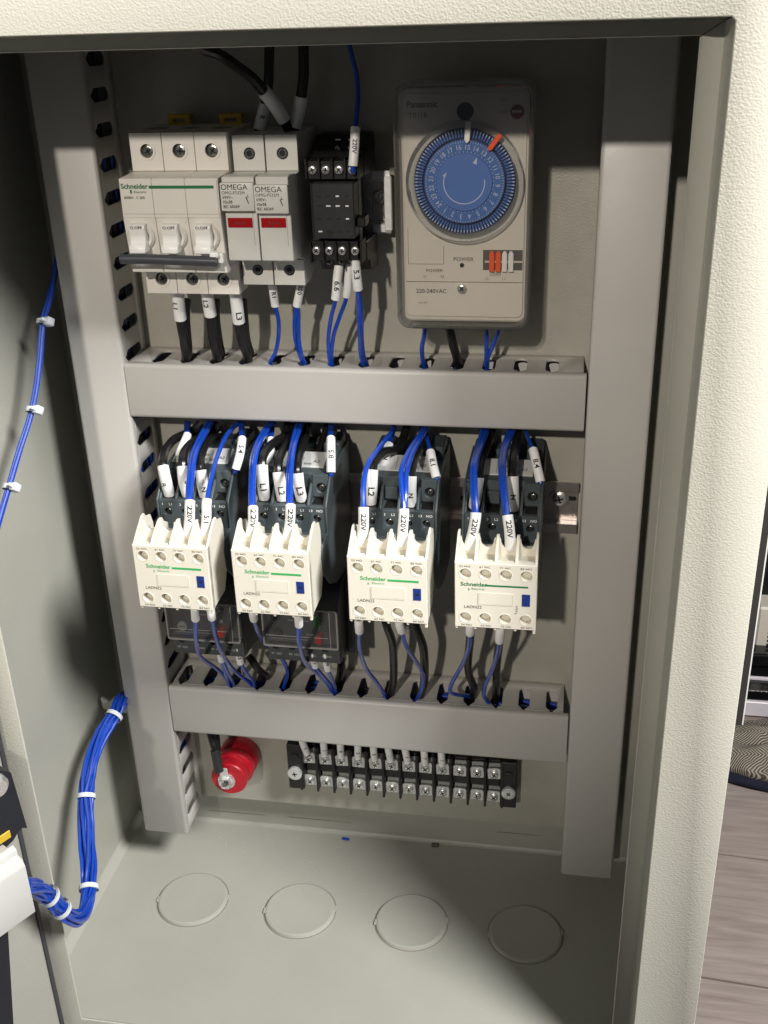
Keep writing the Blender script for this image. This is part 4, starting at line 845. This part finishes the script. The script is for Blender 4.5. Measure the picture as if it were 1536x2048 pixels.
# fourth contactor
wire('thick blue wires into the first slot of the fourth contact block, sleeve marked 220V', BLUE, 1.6, [(217.7,-20.0,-37.0),(217.3,-30.0,-39.3),(215.8,-54.0,-40.3),(214.7,-76.0,-42.0),(216.3,-92.0,-49.9),(217.6,-100.0,-59.1),(216.5,-102.0,-68.7),(214.1,-102.0,-79.8),(213.8,-101.0,-82.8)], (5, 7), '220V', 3.0, G3, 2.9, start=0.25, extra=[[(214.7,-20.0,-37.1),(214.9,-30.0,-39.4),(213.9,-54.0,-41.3),(213.3,-76.0,-42.9),(215.2,-92.0,-50.9),(216.7,-99.0,-59.6)]])
wire('thick blue wires into the third slot of the fourth contact block, sleeve marked 220V', BLUE, 1.6, [(233.7,-20.0,-36.5),(232.7,-32.0,-38.0),(230.2,-56.0,-39.8),(230.6,-78.0,-41.6),(232.5,-92.0,-50.1),(234.6,-100.0,-59.7),(236.0,-102.0,-68.2),(236.7,-102.0,-78.5),(236.7,-101.0,-81.5)], (5, 7), '220V', 3.0, G3, 2.9, start=0.25, extra=[[(231.6,-20.0,-36.5),(230.6,-32.0,-38.0),(228.5,-56.0,-40.5),(229.2,-78.0,-42.3),(231.4,-92.0,-50.7),(233.7,-99.0,-60.2)]])
wire('thick black wire of the fourth contactor, sleeve marked N', BLACK, 2.7, [(235.5,-14.0,-38.6),(235.4,-26.0,-42.1),(235.2,-44.0,-42.9),(235.2,-58.0,-44.3),(235.1,-65.0,-46.9),(235.2,-69.0,-50.1),(235.7,-70.0,-59.7),(236.1,-67.0,-71.4)], (5, 7), 'N', 3.5, G3, 2.8)
wire('thick black wire of the fourth contactor half hidden behind the blue pair', BLACK, 2.6, [(219.6,-14.0,-40.1),(219.0,-24.0,-45.3),(217.5,-42.0,-46.5),(216.7,-56.0,-47.1),(216.6,-65.0,-48.9),(216.1,-69.0,-51.8),(215.2,-70.0,-60.7),(213.6,-67.0,-70.6)], (5, 7), None, 3.3, G3)
wire('thin blue wire at the right of the fourth contactor, sleeve marked 8.4', BLUE, 1.1, [(237.8,-18.0,-37.1),(241.1,-30.0,-40.3),(245.4,-46.0,-43.2),(247.9,-54.0,-49.1),(250.6,-60.0,-57.0),(251.3,-60.0,-58.8)], (2, 4), '8.4', 2.7, G3, 3.0)
wire('short blue wire with a plain sleeve behind the fourth contactor loops', BLUE, 1.1, [(214.5,-14.0,-40.3),(214.0,-22.0,-45.0),(214.2,-34.0,-48.0),(213.6,-40.0,-51.6),(213.1,-44.0,-56.3)], (2, 4), None, 2.3, G3)

G4 = 'wires from the contactors down into the lower duct'
def low(label, col, r, pts, sl=None, tx=None, sr=None, **k): wire(label, col, r, pts, sl, tx, sr, G4, 2.2, **k)
low('blue wire hanging from the third slot of the first contact block', BLUE, 1.4, [(53.7,-106.0,-125.3),(53.3,-106.0,-128.7),(52.2,-104.0,-135.5),(46.3,-92.0,-156.1),(39.4,-72.0,-182.9),(39.9,-48.0,-207.7),(41.0,-34.0,-225.0),(41.6,-28.0,-237.2)], (0, 2), None, 2.5)
low('blue wire hanging from the fourth slot of the first contact block', BLUE, 1.4, [(63.2,-106.0,-124.6),(63.2,-106.0,-128.0),(62.6,-104.0,-134.0),(58.4,-90.0,-156.5),(53.6,-68.0,-184.3),(52.2,-44.0,-212.5),(56.5,-32.0,-228.3),(59.0,-28.0,-236.6)], (0, 2), None, 2.5)
low('blue wire pair with a small sleeve marked 6 under the left overload relay', BLUE, 1.2, [(49.6,-60.0,-179.4),(49.0,-60.0,-185.2),(47.5,-56.0,-195.6),(45.2,-46.0,-212.2),(42.7,-34.0,-228.9),(40.5,-26.0,-242.5)], (0, 2), '6.7', 2.5, extra=[[(48.1,-56.0,-195.5),(47.3,-46.0,-212.0),(45.6,-34.0,-228.7),(43.4,-26.0,-242.2)]])
low('blue wire with a small sleeve marked 6 at the right of the left overload relay', BLUE, 1.2, [(61.0,-60.0,-179.7),(61.2,-60.0,-185.0),(60.3,-56.0,-196.5),(59.9,-46.0,-210.9),(60.7,-34.0,-227.0),(58.8,-26.0,-240.9)], (0, 2), '6.8', 2.4)
low('thick black wire angling from the left overload relay into the lower duct', BLACK, 2.6, [(58.6,-34.0,-205.7),(61.1,-34.0,-209.5),(63.8,-30.0,-219.2),(65.9,-22.0,-228.4),(64.2,-16.0,-237.5)], None)
low('blue wire passing behind the left side of the right overload relay', BLUE, 1.3, [(88.7,-106.0,-124.9),(88.7,-106.0,-128.2),(87.7,-102.0,-134.1),(84.3,-88.0,-150.4),(79.5,-60.0,-177.5),(81.3,-40.0,-198.4),(83.8,-32.0,-212.9),(82.7,-28.0,-223.8),(77.6,-26.0,-239.2)], (0, 2), None, 2.5)
low('thick black wire dropping straight down between the overload relays', BLACK, 2.7, [(88.4,-24.0,-208.9),(85.6,-24.0,-219.3),(82.5,-20.0,-229.1),(78.7,-14.0,-241.0)], None)
low('blue wire hanging from the fourth slot of the second contact block', BLUE, 1.4, [(115.7,-106.0,-127.0),(115.9,-106.0,-129.7),(115.3,-104.0,-134.9),(111.2,-92.0,-154.7),(106.8,-66.0,-185.8),(109.4,-48.0,-205.8),(112.7,-36.0,-221.5),(115.1,-28.0,-236.6)], (0, 2), None, 2.5)
low('blue wire with a small sleeve marked 6 under the right overload relay', BLUE, 1.2, [(110.6,-60.0,-180.3),(111.0,-60.0,-184.8),(110.8,-56.0,-195.0),(112.8,-46.0,-209.2),(114.9,-34.0,-225.1),(114.5,-26.0,-240.1)], (0, 2), '6.9', 2.5)
low('blue wire with a small sleeve marked 99 at the right overload relay corner', BLUE, 1.2, [(118.8,-60.0,-180.4),(119.2,-60.0,-184.9),(118.8,-55.0,-197.3),(118.3,-44.0,-212.5),(117.6,-34.0,-226.5),(115.9,-26.0,-240.0)], (0, 2), '99', 2.5)
low('thick black wire behind the right corner of the right overload relay', BLACK, 2.7, [(120.4,-24.0,-209.5),(120.1,-24.0,-216.4),(117.7,-20.0,-227.4),(113.8,-16.0,-240.0)], None)
low('blue wire hanging from the first slot of the third contact block', BLUE, 1.35, [(151.6,-106.0,-127.7),(151.5,-106.0,-131.1),(151.0,-103.0,-137.0),(147.2,-86.0,-161.0),(145.4,-62.0,-189.8),(148.6,-44.0,-213.0),(151.2,-34.0,-228.4),(151.6,-26.0,-240.5)], (0, 2), None, 2.6)
low('thick black wire below the middle of the third contact block', BLACK, 2.7, [(157.7,-60.0,-151.8),(159.3,-58.0,-161.6),(160.9,-52.0,-174.7),(160.1,-44.0,-192.3),(157.9,-34.0,-216.6),(154.5,-28.0,-232.3),(150.4,-20.0,-245.2)], None)
low('thin blue wire crossing a black one below the third contact block', BLUE, 1.3, [(174.9,-106.0,-126.7),(175.1,-106.0,-129.3),(175.7,-103.0,-135.1),(175.9,-86.0,-157.0),(178.2,-62.0,-183.3),(179.6,-46.0,-203.6),(177.0,-36.0,-221.6),(171.2,-28.0,-237.3)], (0, 2), None, 2.5)
low('thick black wire below the right end of the third contact block', BLACK, 2.8, [(175.9,-60.0,-151.9),(178.2,-58.0,-162.3),(180.7,-52.0,-176.9),(180.4,-44.0,-196.4),(178.4,-34.0,-218.0),(174.7,-28.0,-232.1),(170.7,-20.0,-245.5)], None)
low('blue wire making a hooked bend below the first slot of the fourth contact block', BLUE, 1.35, [(215.0,-106.0,-124.4),(215.4,-106.0,-127.7),(215.1,-103.0,-133.5),(213.4,-90.0,-151.2),(206.9,-66.0,-179.9),(199.5,-50.0,-203.1),(196.7,-42.0,-216.5),(200.0,-36.0,-223.1),(208.0,-22.0,-233.3)], (0, 2), None, 2.6)
low('thick black wire behind the hooked blue one below the fourth contact block', BLACK, 2.6, [(211.6,-62.0,-156.0),(211.0,-58.0,-166.4),(208.9,-48.0,-189.5),(209.0,-38.0,-206.4),(211.3,-30.0,-221.1),(209.4,-18.0,-241.3)], None)
low('blue wire bowing left below the third slot of the fourth contact block, small sleeve', BLUE, 1.35, [(232.4,-106.0,-125.8),(232.2,-106.0,-129.7),(231.8,-102.0,-137.8),(230.3,-88.0,-155.2),(224.6,-62.0,-186.5),(219.8,-46.0,-207.9),(218.5,-36.0,-222.7),(222.0,-28.0,-234.3),(225.6,-22.0,-239.9)], (0, 2), None, 2.7)
low('thick black wire behind the bowed blue one below the fourth contact block', BLACK, 2.7, [(229.4,-62.0,-158.2),(228.6,-56.0,-171.7),(226.8,-44.0,-194.5),(226.3,-32.0,-216.0),(224.7,-18.0,-239.9)], None)
# terminal strip tails
for k, (px, px2, s) in enumerate(((606, 617, '1'), (649, 649, 'J'), (683, 683, '0'), (718, 716, '3'), (748, 749, '5'), (777, 783, '-'), (811, 817, '1'), (847, 849, '7'), (879, 881, '1'))):
    x0 = 91.0+k*12.18; ld = (px-px2)*0.33
    wire('%s white-sleeved wire from the left entering the top of the terminal strip' % ('first', 'second', 'third', 'fourth', 'fifth', 'sixth', 'seventh', 'eighth', 'ninth')[k], BLACK, 1.2,
         [(x0+ld*2, -14, -262), (x0+ld*1.6, -17, -272), (x0+ld, -19, -284), (x0+ld*0.2, -18, -296.5), (x0, -17.4, -299)], (0, 3), s, 2.6, 'white-sleeved wires into the terminal strip', 2.4, start=0.82)
wire('pair of black wires crimped into the lug on the red insulator', BLACK, 2.6, [(22.8,-30.0,-271.2),(24.7,-32.0,-280.5),(26.9,-34.0,-287.5),(28.9,-36.0,-304.4)], (2, 3), None, 3.4, None, name='earth_wire', extra=[[(26.5,-28.0,-272.3),(27.7,-31.0,-280.9),(28.4,-33.0,-288.1)]])
bpy.data.objects[[o.name for o in bpy.data.objects if o.name.startswith('marker_sleeve')][-1]].data.materials[0] = M['dark_plastic']
ob = [o for o in bpy.data.objects if o.name.startswith('marker_sleeve')][-1]; ob.name = 'lug_sleeve'
b = B(); b.box(28.5, 34.5, -34.6, -33.7, -312, -303, 0.3)
LUG = b.done('cable_lug', 'zinc_plate', [o for o in bpy.data.objects if o.name.startswith('earth_wire')][0])

# wires lying inside the ducts, seen through the slots
def run(label, col, n, place, a0, a1, w, r, group, dlo=8, dhi=27):
    t = thing('wire_run', label, 'wires', place(Vector((a0, w/2, 10))), group)
    for k in range(n):
        y, d = random.uniform(5, w-5), random.uniform(dlo, dhi); pts = []
        for q in range(9):
            pts.append(place(Vector((a0+(a1-a0)*q/8, max(4, min(w-4, y+random.uniform(-3, 3))), max(4, min(30, d+random.uniform(-4, 4)))))))
        B().tube(pts, r, 8, 5).done('conductor', col, t)
G5 = 'wires lying inside the ducts'
run('blue wires lying inside the upper horizontal duct', BLUE, 9, H(-33.9), 3, 268, 33.9, 1.3, G5)
run('black wires lying inside the upper horizontal duct', BLACK, 11, H(-33.9), 3, 268, 33.9, 2.5, G5, 4, 30)
run('blue wires lying inside the lower horizontal duct', BLUE, 8, H(-270.3), 3, 266, 38, 1.3, G5)
run('black wires lying inside the lower horizontal duct', BLACK, 12, H(-270.3), 3, 266, 38, 2.5, G5, 4, 30)
run('blue wires lying inside the left vertical duct', BLUE, 8, Vx(-33.7), -300, 120, 33.5, 1.3, G5)
run('black wires lying inside the left vertical duct', BLACK, 10, Vx(-33.7), -330, 230, 33.5, 2.6, G5)
run('blue wires lying inside the right vertical duct', BLUE, 5, Vx(274.6), -300, 120, 35.3, 1.3, G5)

# ------------------------------------------------------------------ blue bundle to the door, and the small cable on the left wall
def tie(parent, P, i, r, head=None, name='cable_tie', w=3.4):
    c = P[i]; t = (P[min(i+1, len(P)-1)]-P[max(0, i-1)]).normalized()
    v, f = sweep([c-t*w/2, c-t*w*0.42, c+t*w*0.42, c+t*w/2], r+0.9, 22, False)
    vi, fi = sweep([c-t*w/2, c+t*w/2], r+0.1, 22, False); n = len(v)
    b = B(); b.add(v, f); b.add(vi, fi)
    if head:
        h = Vector(head).normalized(); h = (h-t*h.dot(t)).normalized(); s = t.cross(h); q = c+h*(r+2.2)
        m = Matrix(((t.x, h.x, s.x, q.x), (t.y, h.y, s.y, q.y), (t.z, h.z, s.z, q.z), (0, 0, 0, 1)))
        b.box(-2.4, 2.4, -2.4, 2.0, -2.6, 2.6, 0.5, m=m); b.box(-1.0, 1.0, -0.6, 0.6, 2, 5.5, 0.2, m=m)
    return b.done(name, 'tie_white', parent, ang=50)
def bundle(name, label, pts, n, R, r, ties, cat, twist=0.35, seed=1, sub=10):
    rnd = random.Random(seed); t = thing(name, label, cat, pts[0]); P = spline(pts, sub)
    T = [(P[min(i+1, len(P)-1)]-P[max(i-1, 0)]).normalized() for i in range(len(P))]
    nn = T[0].cross(Vector((0, 1, 0))).normalized(); fr = []
    for i in range(len(P)):
        nn = (nn-T[i]*nn.dot(T[i])).normalized(); fr.append((nn.copy(), T[i].cross(nn)))
    slots = []
    for k in range(n):
        rr = R*math.sqrt((k+0.6)/n); a = k*2.399; slots.append((rr, a))
    for k in range(n):
        rr, a = slots[k]; ph = rnd.uniform(0, 6); ph2 = rnd.uniform(0, 6); Q = []
        for i, p in enumerate(P):
            u = i/len(P); near = min([abs(i-j) for j, _, _ in ties] or [99]); loose = min(1.0, near/6)
            ai = a+twist*math.sin(u*9+ph)*(0.4+loose); ri = rr*(1+0.26*loose*math.sin(u*14+ph2))
            Q.append(p+(fr[i][0]*math.cos(ai)+fr[i][1]*math.sin(ai))*ri)
        v, f = sweep(Q, r, 8, True); B().add(v, f).done('conductor', BLUE, t)
    for i, rad, head in ties: tie(t, P, i, rad, head, w=2.9)
    return t
BP = [(-34.9,-26.0,-252.1),(-35.8,-40.0,-247.6),(-36.9,-52.0,-251.0),(-41.1,-66.0,-257.2),(-42.0,-84.0,-266.6),(-39.8,-102.0,-280.4),(-32.7,-124.0,-297.1),(-26.7,-138.0,-306.7),(-21.7,-152.0,-314.1),(-18.9,-166.0,-316.5),(-18.3,-178.0,-309.2),(-18.8,-188.0,-292.6),(-21.4,-194.0,-275.9),(-23.3,-202.0,-262.6),(-22.8,-214.0,-249.0)]
bundle('wire_bundle', 'thick blue wire bundle with white ties, looping from left duct to door', BP, 19, 4.3, 1.22, [(20, 5.2, None), (50, 5.2, None), (78, 5.4, None), (112, 5.6, None), (121, 5.6, None)], 'wire bundle', 0.6)
BQ = [(-33.0,-22.0,81.7),(-36.3,-28.0,65.4),(-39.1,-34.0,49.0),(-40.3,-44.0,36.5),(-41.1,-52.0,28.2),(-41.1,-66.0,5.2),(-42.1,-80.0,-16.0),(-45.0,-96.0,-34.7),(-46.7,-112.0,-51.2),(-47.6,-124.0,-62.9),(-48.7,-136.0,-75.8)]
bundle('wire_cable', 'slim bundle of blue wires with white ties hanging beside the left cabinet wall', BQ, 4, 1.35, 1.15, [(40, 3.0, (1, -0.5, 0)), (60, 2.7, (1, -0.4, 0)), (80, 2.7, (1, -0.4, 0))], 'wire bundle', 0.2, 3)
# white anchor clip where the bundle leaves the duct
ac = thing('cable_anchor', 'small white plastic anchor clip at the edge of the left duct above the blue bundle', 'cable clip', (-50, -12, -264))
b = B(); face_plate(b, [(-60.5, -268), (-53, -272), (-38, -270), (-38, -259), (-50.5, -258), (-53, -260.4), (-55, -262), (-57.5, -261.2), (-60.8, -259.6)], [], -22, 3.2, 0.3)
b.done('clip_body', 'duct_grey', ac)

# ------------------------------------------------------------------ things on the open door
t = thing('wiring_duct', 'white wiring duct stub on the open door, the blue bundle entering it', 'wiring duct', DX(Vector((100, 20, -240))))
DD0 = 23.0
b = B(DX)
b.prism([(37.0, -266.5), (39.5, -264.6), (39.5, -231), (37.6, -227.4), (34, -226.2), (34, -222.5), (31, -220.6), (30, -221.6), (32.6, -224), (32.6, -227.4), (37, -228.6), (38.2, -231.4), (38.2, -263.8), (36.4, -265.2), (30, -265.2), (30, -266.5)], DD0, 230, 'X', 0.2)
b.done('duct_cover', 'off_white_duct', t, ang=50)
b = B(DX); b.box(DD0+2, 230, 0.2, 31.5, -224.6, -223.2); b.box(DD0+2, 230, 0.2, 31.5, -265, -263.6); b.box(DD0+2, 230, 0.2, 1.8, -263, -225); b.done('duct_channel', 'duct_grey', t)
t = thing('door_controller', 'black panel device at the left edge on the open door, with orange mark', 'door device', DX(Vector((90, 1, -190))))
def dp(px): return px
b = B(DX); bm = plate_bm([(11, -183), (8.6, -223.5), (11.5, -221.4), (14.5, -222.4), (18.2, -225.6), (25.7, -227.6), (100, -240), (100, -150), (40, -160), (19, -176)], [], 22, 0.6)
b.bm(bm, Matrix(((1, 0, 0, 0), (0, 0, 1, 12.5), (0, 1, 0, 0), (0, 0, 0, 1)))); bm.free(); b.done('device_case', 'board_black', t, ang=40)
b = B(DX); b.box(19.5, 30, 23.4, 24.4, -221.5, -216.5, 0.3); b.done('orange_mark', 'yellow_clip', t)
b = B(DX); b.lathe([(0.001, 29), (4.5, 29), (6.5, 27), (7, 23)], (22, 0, -184), 'Y', 20); b.done('mounting_screw', 'steel', t)
t2 = thing('door_device', 'lower black device corner at the bottom left on the open door', 'door device', DX(Vector((90, 1, -330))))
b = B(DX); bm = plate_bm([(31.5, -281.5), (34, -279), (130, -279), (130, -420), (50, -420), (41.9, -352)], [], 20, 0.6)
b.bm(bm, Matrix(((1, 0, 0, 0), (0, 0, 1, 11.0), (0, 1, 0, 0), (0, 0, 0, 1)))); bm.free(); b.done('device_case', 'board_black', t2, ang=40)

# ------------------------------------------------------------------ bits lying on the cabinet floor
b = B(); p = (108.1,12.5,-400.8); b.tube([(p[0]-2.6, p[1], p[2]), (p[0]+2.6, p[1]-0.6, p[2])], 1.1, 8, 3)
o = b.done('wire_offcut', BLUE); o['label'] = 'tiny blue wire offcut lying on the cabinet floor near the back'; o['category'] = 'offcut'
b = B(); p = (178.3,14.6,-401.0); b.box(p[0]-2.8, p[0]+2.8, p[1]-1, p[1]+1.2, -402, -399.8, 0.3)
o = b.done('plastic_scrap', 'print_grey'); o['label'] = 'tiny dark scrap lying on the cabinet floor near the back seam'; o['category'] = 'scrap'

b = B(); rg = random.Random(5)
for k in range(130):
    x, y = rg.uniform(-55, 335), rg.uniform(-165, 12)
    if rg.random() < 0.55: y = 14-abs(rg.gauss(0, 18))
    r = rg.uniform(0.18, 0.55); a = rg.uniform(0, 3); ca, sa = math.cos(a)*r, math.sin(a)*r*0.5
    b.add([(x-ca, y-sa, ZF+0.05), (x+sa, y-ca, ZF+0.05), (x+ca, y+sa, ZF+0.3), (x-sa, y+ca, ZF+0.1), (x, y, ZF+0.45)], [(0, 1, 4), (1, 2, 4), (2, 3, 4), (3, 0, 4)])
o = b.done('dust', 'label_silver'); o['label'] = 'pale dust and grit scattered on the cabinet floor'; o['kind'] = 'stuff'; o['category'] = 'dust'
# ------------------------------------------------------------------ the room behind, right of the cabinet
FZ = -700.0
fl = thing('floor', 'grey-brown wood plank floor behind the cabinet', 'floor', (900, 800, FZ-4)); fl['kind'] = 'structure'
del fl['category']
q0 = Vector((460.7,369.5,-700.0)); q1 = Vector((512.9,365.5,-700.0)); q2 = Vector((424.3,189.3,-700.0)); q3 = Vector((486.8,186.0,-700.0))
e = ((q1-q0).normalized()+(q3-q2).normalized()).normalized(); nrm = Vector((-e.y, e.x, 0)); pw = abs((q2-q0).dot(nrm)); 
sgn = 1 if nrm.y > 0 else -1; nrm = nrm*sgn
for k in range(-5, 7):
    off = (k*0.37 % 1)*900
    for j in range(-1, 3):
        L0, L1 = -500+j*1250+off+1.0, -500+(j+1)*1250+off-1.0
        if L1 < -520: continue
        c = q0+nrm*(k*pw)
        P = [c+e*L0+nrm*1.2, c+e*L1+nrm*1.2, c+e*L1+nrm*(pw-1.2), c+e*L0+nrm*(pw-1.2)]
        b = B(); vv = [Vector((p.x, p.y, z)) for z in (FZ-6, FZ) for p in P]
        b.add(vv, [(0, 1, 2, 3), (7, 6, 5, 4), (0, 4, 5, 1), (1, 5, 6, 2), (2, 6, 7, 3), (3, 7, 4, 0)]); b.done('plank', 'grey_wood', fl, smooth=False)
B().box(-3000, 6000, -3000, 6000, FZ-14, FZ-7).done('subfloor', 'room_dark', fl)
cu = thing('cushion', 'crumpled herringbone wool cushion on dark navy base, on the floor right of the cabinet', 'cushion', (560, 560, FZ))
from mathutils import noise
c = Vector((590, 548, FZ))
def crumple(p):
    q = p*0.028; k = max(0.0, min(1.0, (p.z-FZ)/22))
    d = noise.noise_vector(q)*9+noise.noise_vector(q*2.3)*3.5
    return p+Vector((d.x*k, d.y*k, abs(d.z)*1.3*k-1.5*k))
CM = Matrix.Translation(c) @ Matrix.Diagonal((1, 0.43, 0.36, 1)) @ Matrix.Translation(-c)
b = B(crumple); prf = [(0.001, 92)]+[(r_*10.0, 92-2*(r_/15)**3) for r_ in range(1, 12)]+[(150*math.sin(a)**0.7, 58+34*math.cos(a)) for a in [math.radians(t) for t in range(48, 100, 6)]]+[(148, 46), (143, 34)]
b.lathe(prf, tuple(c), 'Z', 160, CM); o = b.done('cushion_top', 'herringbone_wool', cu, ang=80)
b = B(crumple); b.lathe([(143, 40), (156, 32), (163, 14), (150, 1), (0.001, 1)], tuple(c), 'Z', 120, CM); b.done('cushion_base', 'navy_cloth', cu, ang=80)
# low cabinet with black top shelf and pale edge, vented device and dark post
sh = thing('low_shelf', 'low black shelf with a pale lilac front edge behind the cushion', 'shelf', (800, 800, FZ))
y0 = 640.0
zz = lambda py: None
b = B(); b.box(500, 1500, y0, y0+18, -696.1, -673.4, 1.0); b.done('shelf_edge', 'lilac_white', sh)
b = B(); b.box(500, 1500, y0+4, y0+150, -672.6, -657.4, 1.0); b.box(500, 1500, y0+60, y0+150, -654.2, -632.0, 1); b.done('black_shelf', 'gloss_black', sh)
b = B(); b.box(500, 1500, y0+30, y0+34, -657.4, -653.4, .3); b.done('metal_strip', 'lilac_white', sh)
B().box(500, 1500, y0+30, y0+150, FZ, -699.4).done('plinth', 'room_dark', sh)
vd = thing('vented_device', 'cream plastic device with a column of vent slots on the low shelf', 'device', (620, 740, -620))
X_ = 537.8; Zb = -682.8; Zt = -571.7
B().box(X_, X_+240, 720, 760, Zb, Zt, 3).done('device_case', 'pale_plastic', vd)
for k in range(12):
    z = Zb+7+k*(Zt-Zb)/17.5; B().box(X_+16, X_+60, 719, 721, z, z+2.6).done('vent_slot', 'hole_black', vd)
B().box(520, 2200, 800, 820, FZ, -609.6).done('wall_panel', 'beige_wall')
o = bpy.data.objects['wall_panel']; o['label'] = 'plain beige lower wall panel behind the shelf'; o['kind'] = 'structure'
B().box(-2500, 4000, 2600, 2640, FZ, 2400).done('back_wall_of_room', 'room_dark'); o = bpy.data.objects['back_wall_of_room']; o.name = 'room_wall'; o['kind'] = 'structure'; o['label'] = 'dark far wall of the room'
dk = thing('cupboard', 'dark cupboard front above and behind the low shelf', 'cupboard', (1000, 840, FZ))
B().box(520, 2200, 826, 1100, FZ, 700, 2).done('carcass', 'room_dark', dk)
for k in range(3): B().box(524+560*k, 1078+560*k, 821, 825.5, -616.6, 696, 1.5).done('cupboard_door', 'black_plastic', dk)
ps = thing('glass_door_frame', 'narrow dark upright frame edge with a thin white line, just right of the cabinet', 'door frame', (520, 420, FZ))
pa = Vector((466.4,420.0,-276.1)); pb = Vector((469.3,420.0,-548.9))
xx = pb.x
B().box(xx-14, xx+6.0, 420, 432, -556, 300, 0.5).done('frame_post', 'room_dark', ps)
B().box(xx+6.0, xx+7.6, 421, 424, -556, 300, 0.2).done('white_edge', 'print_white', ps)
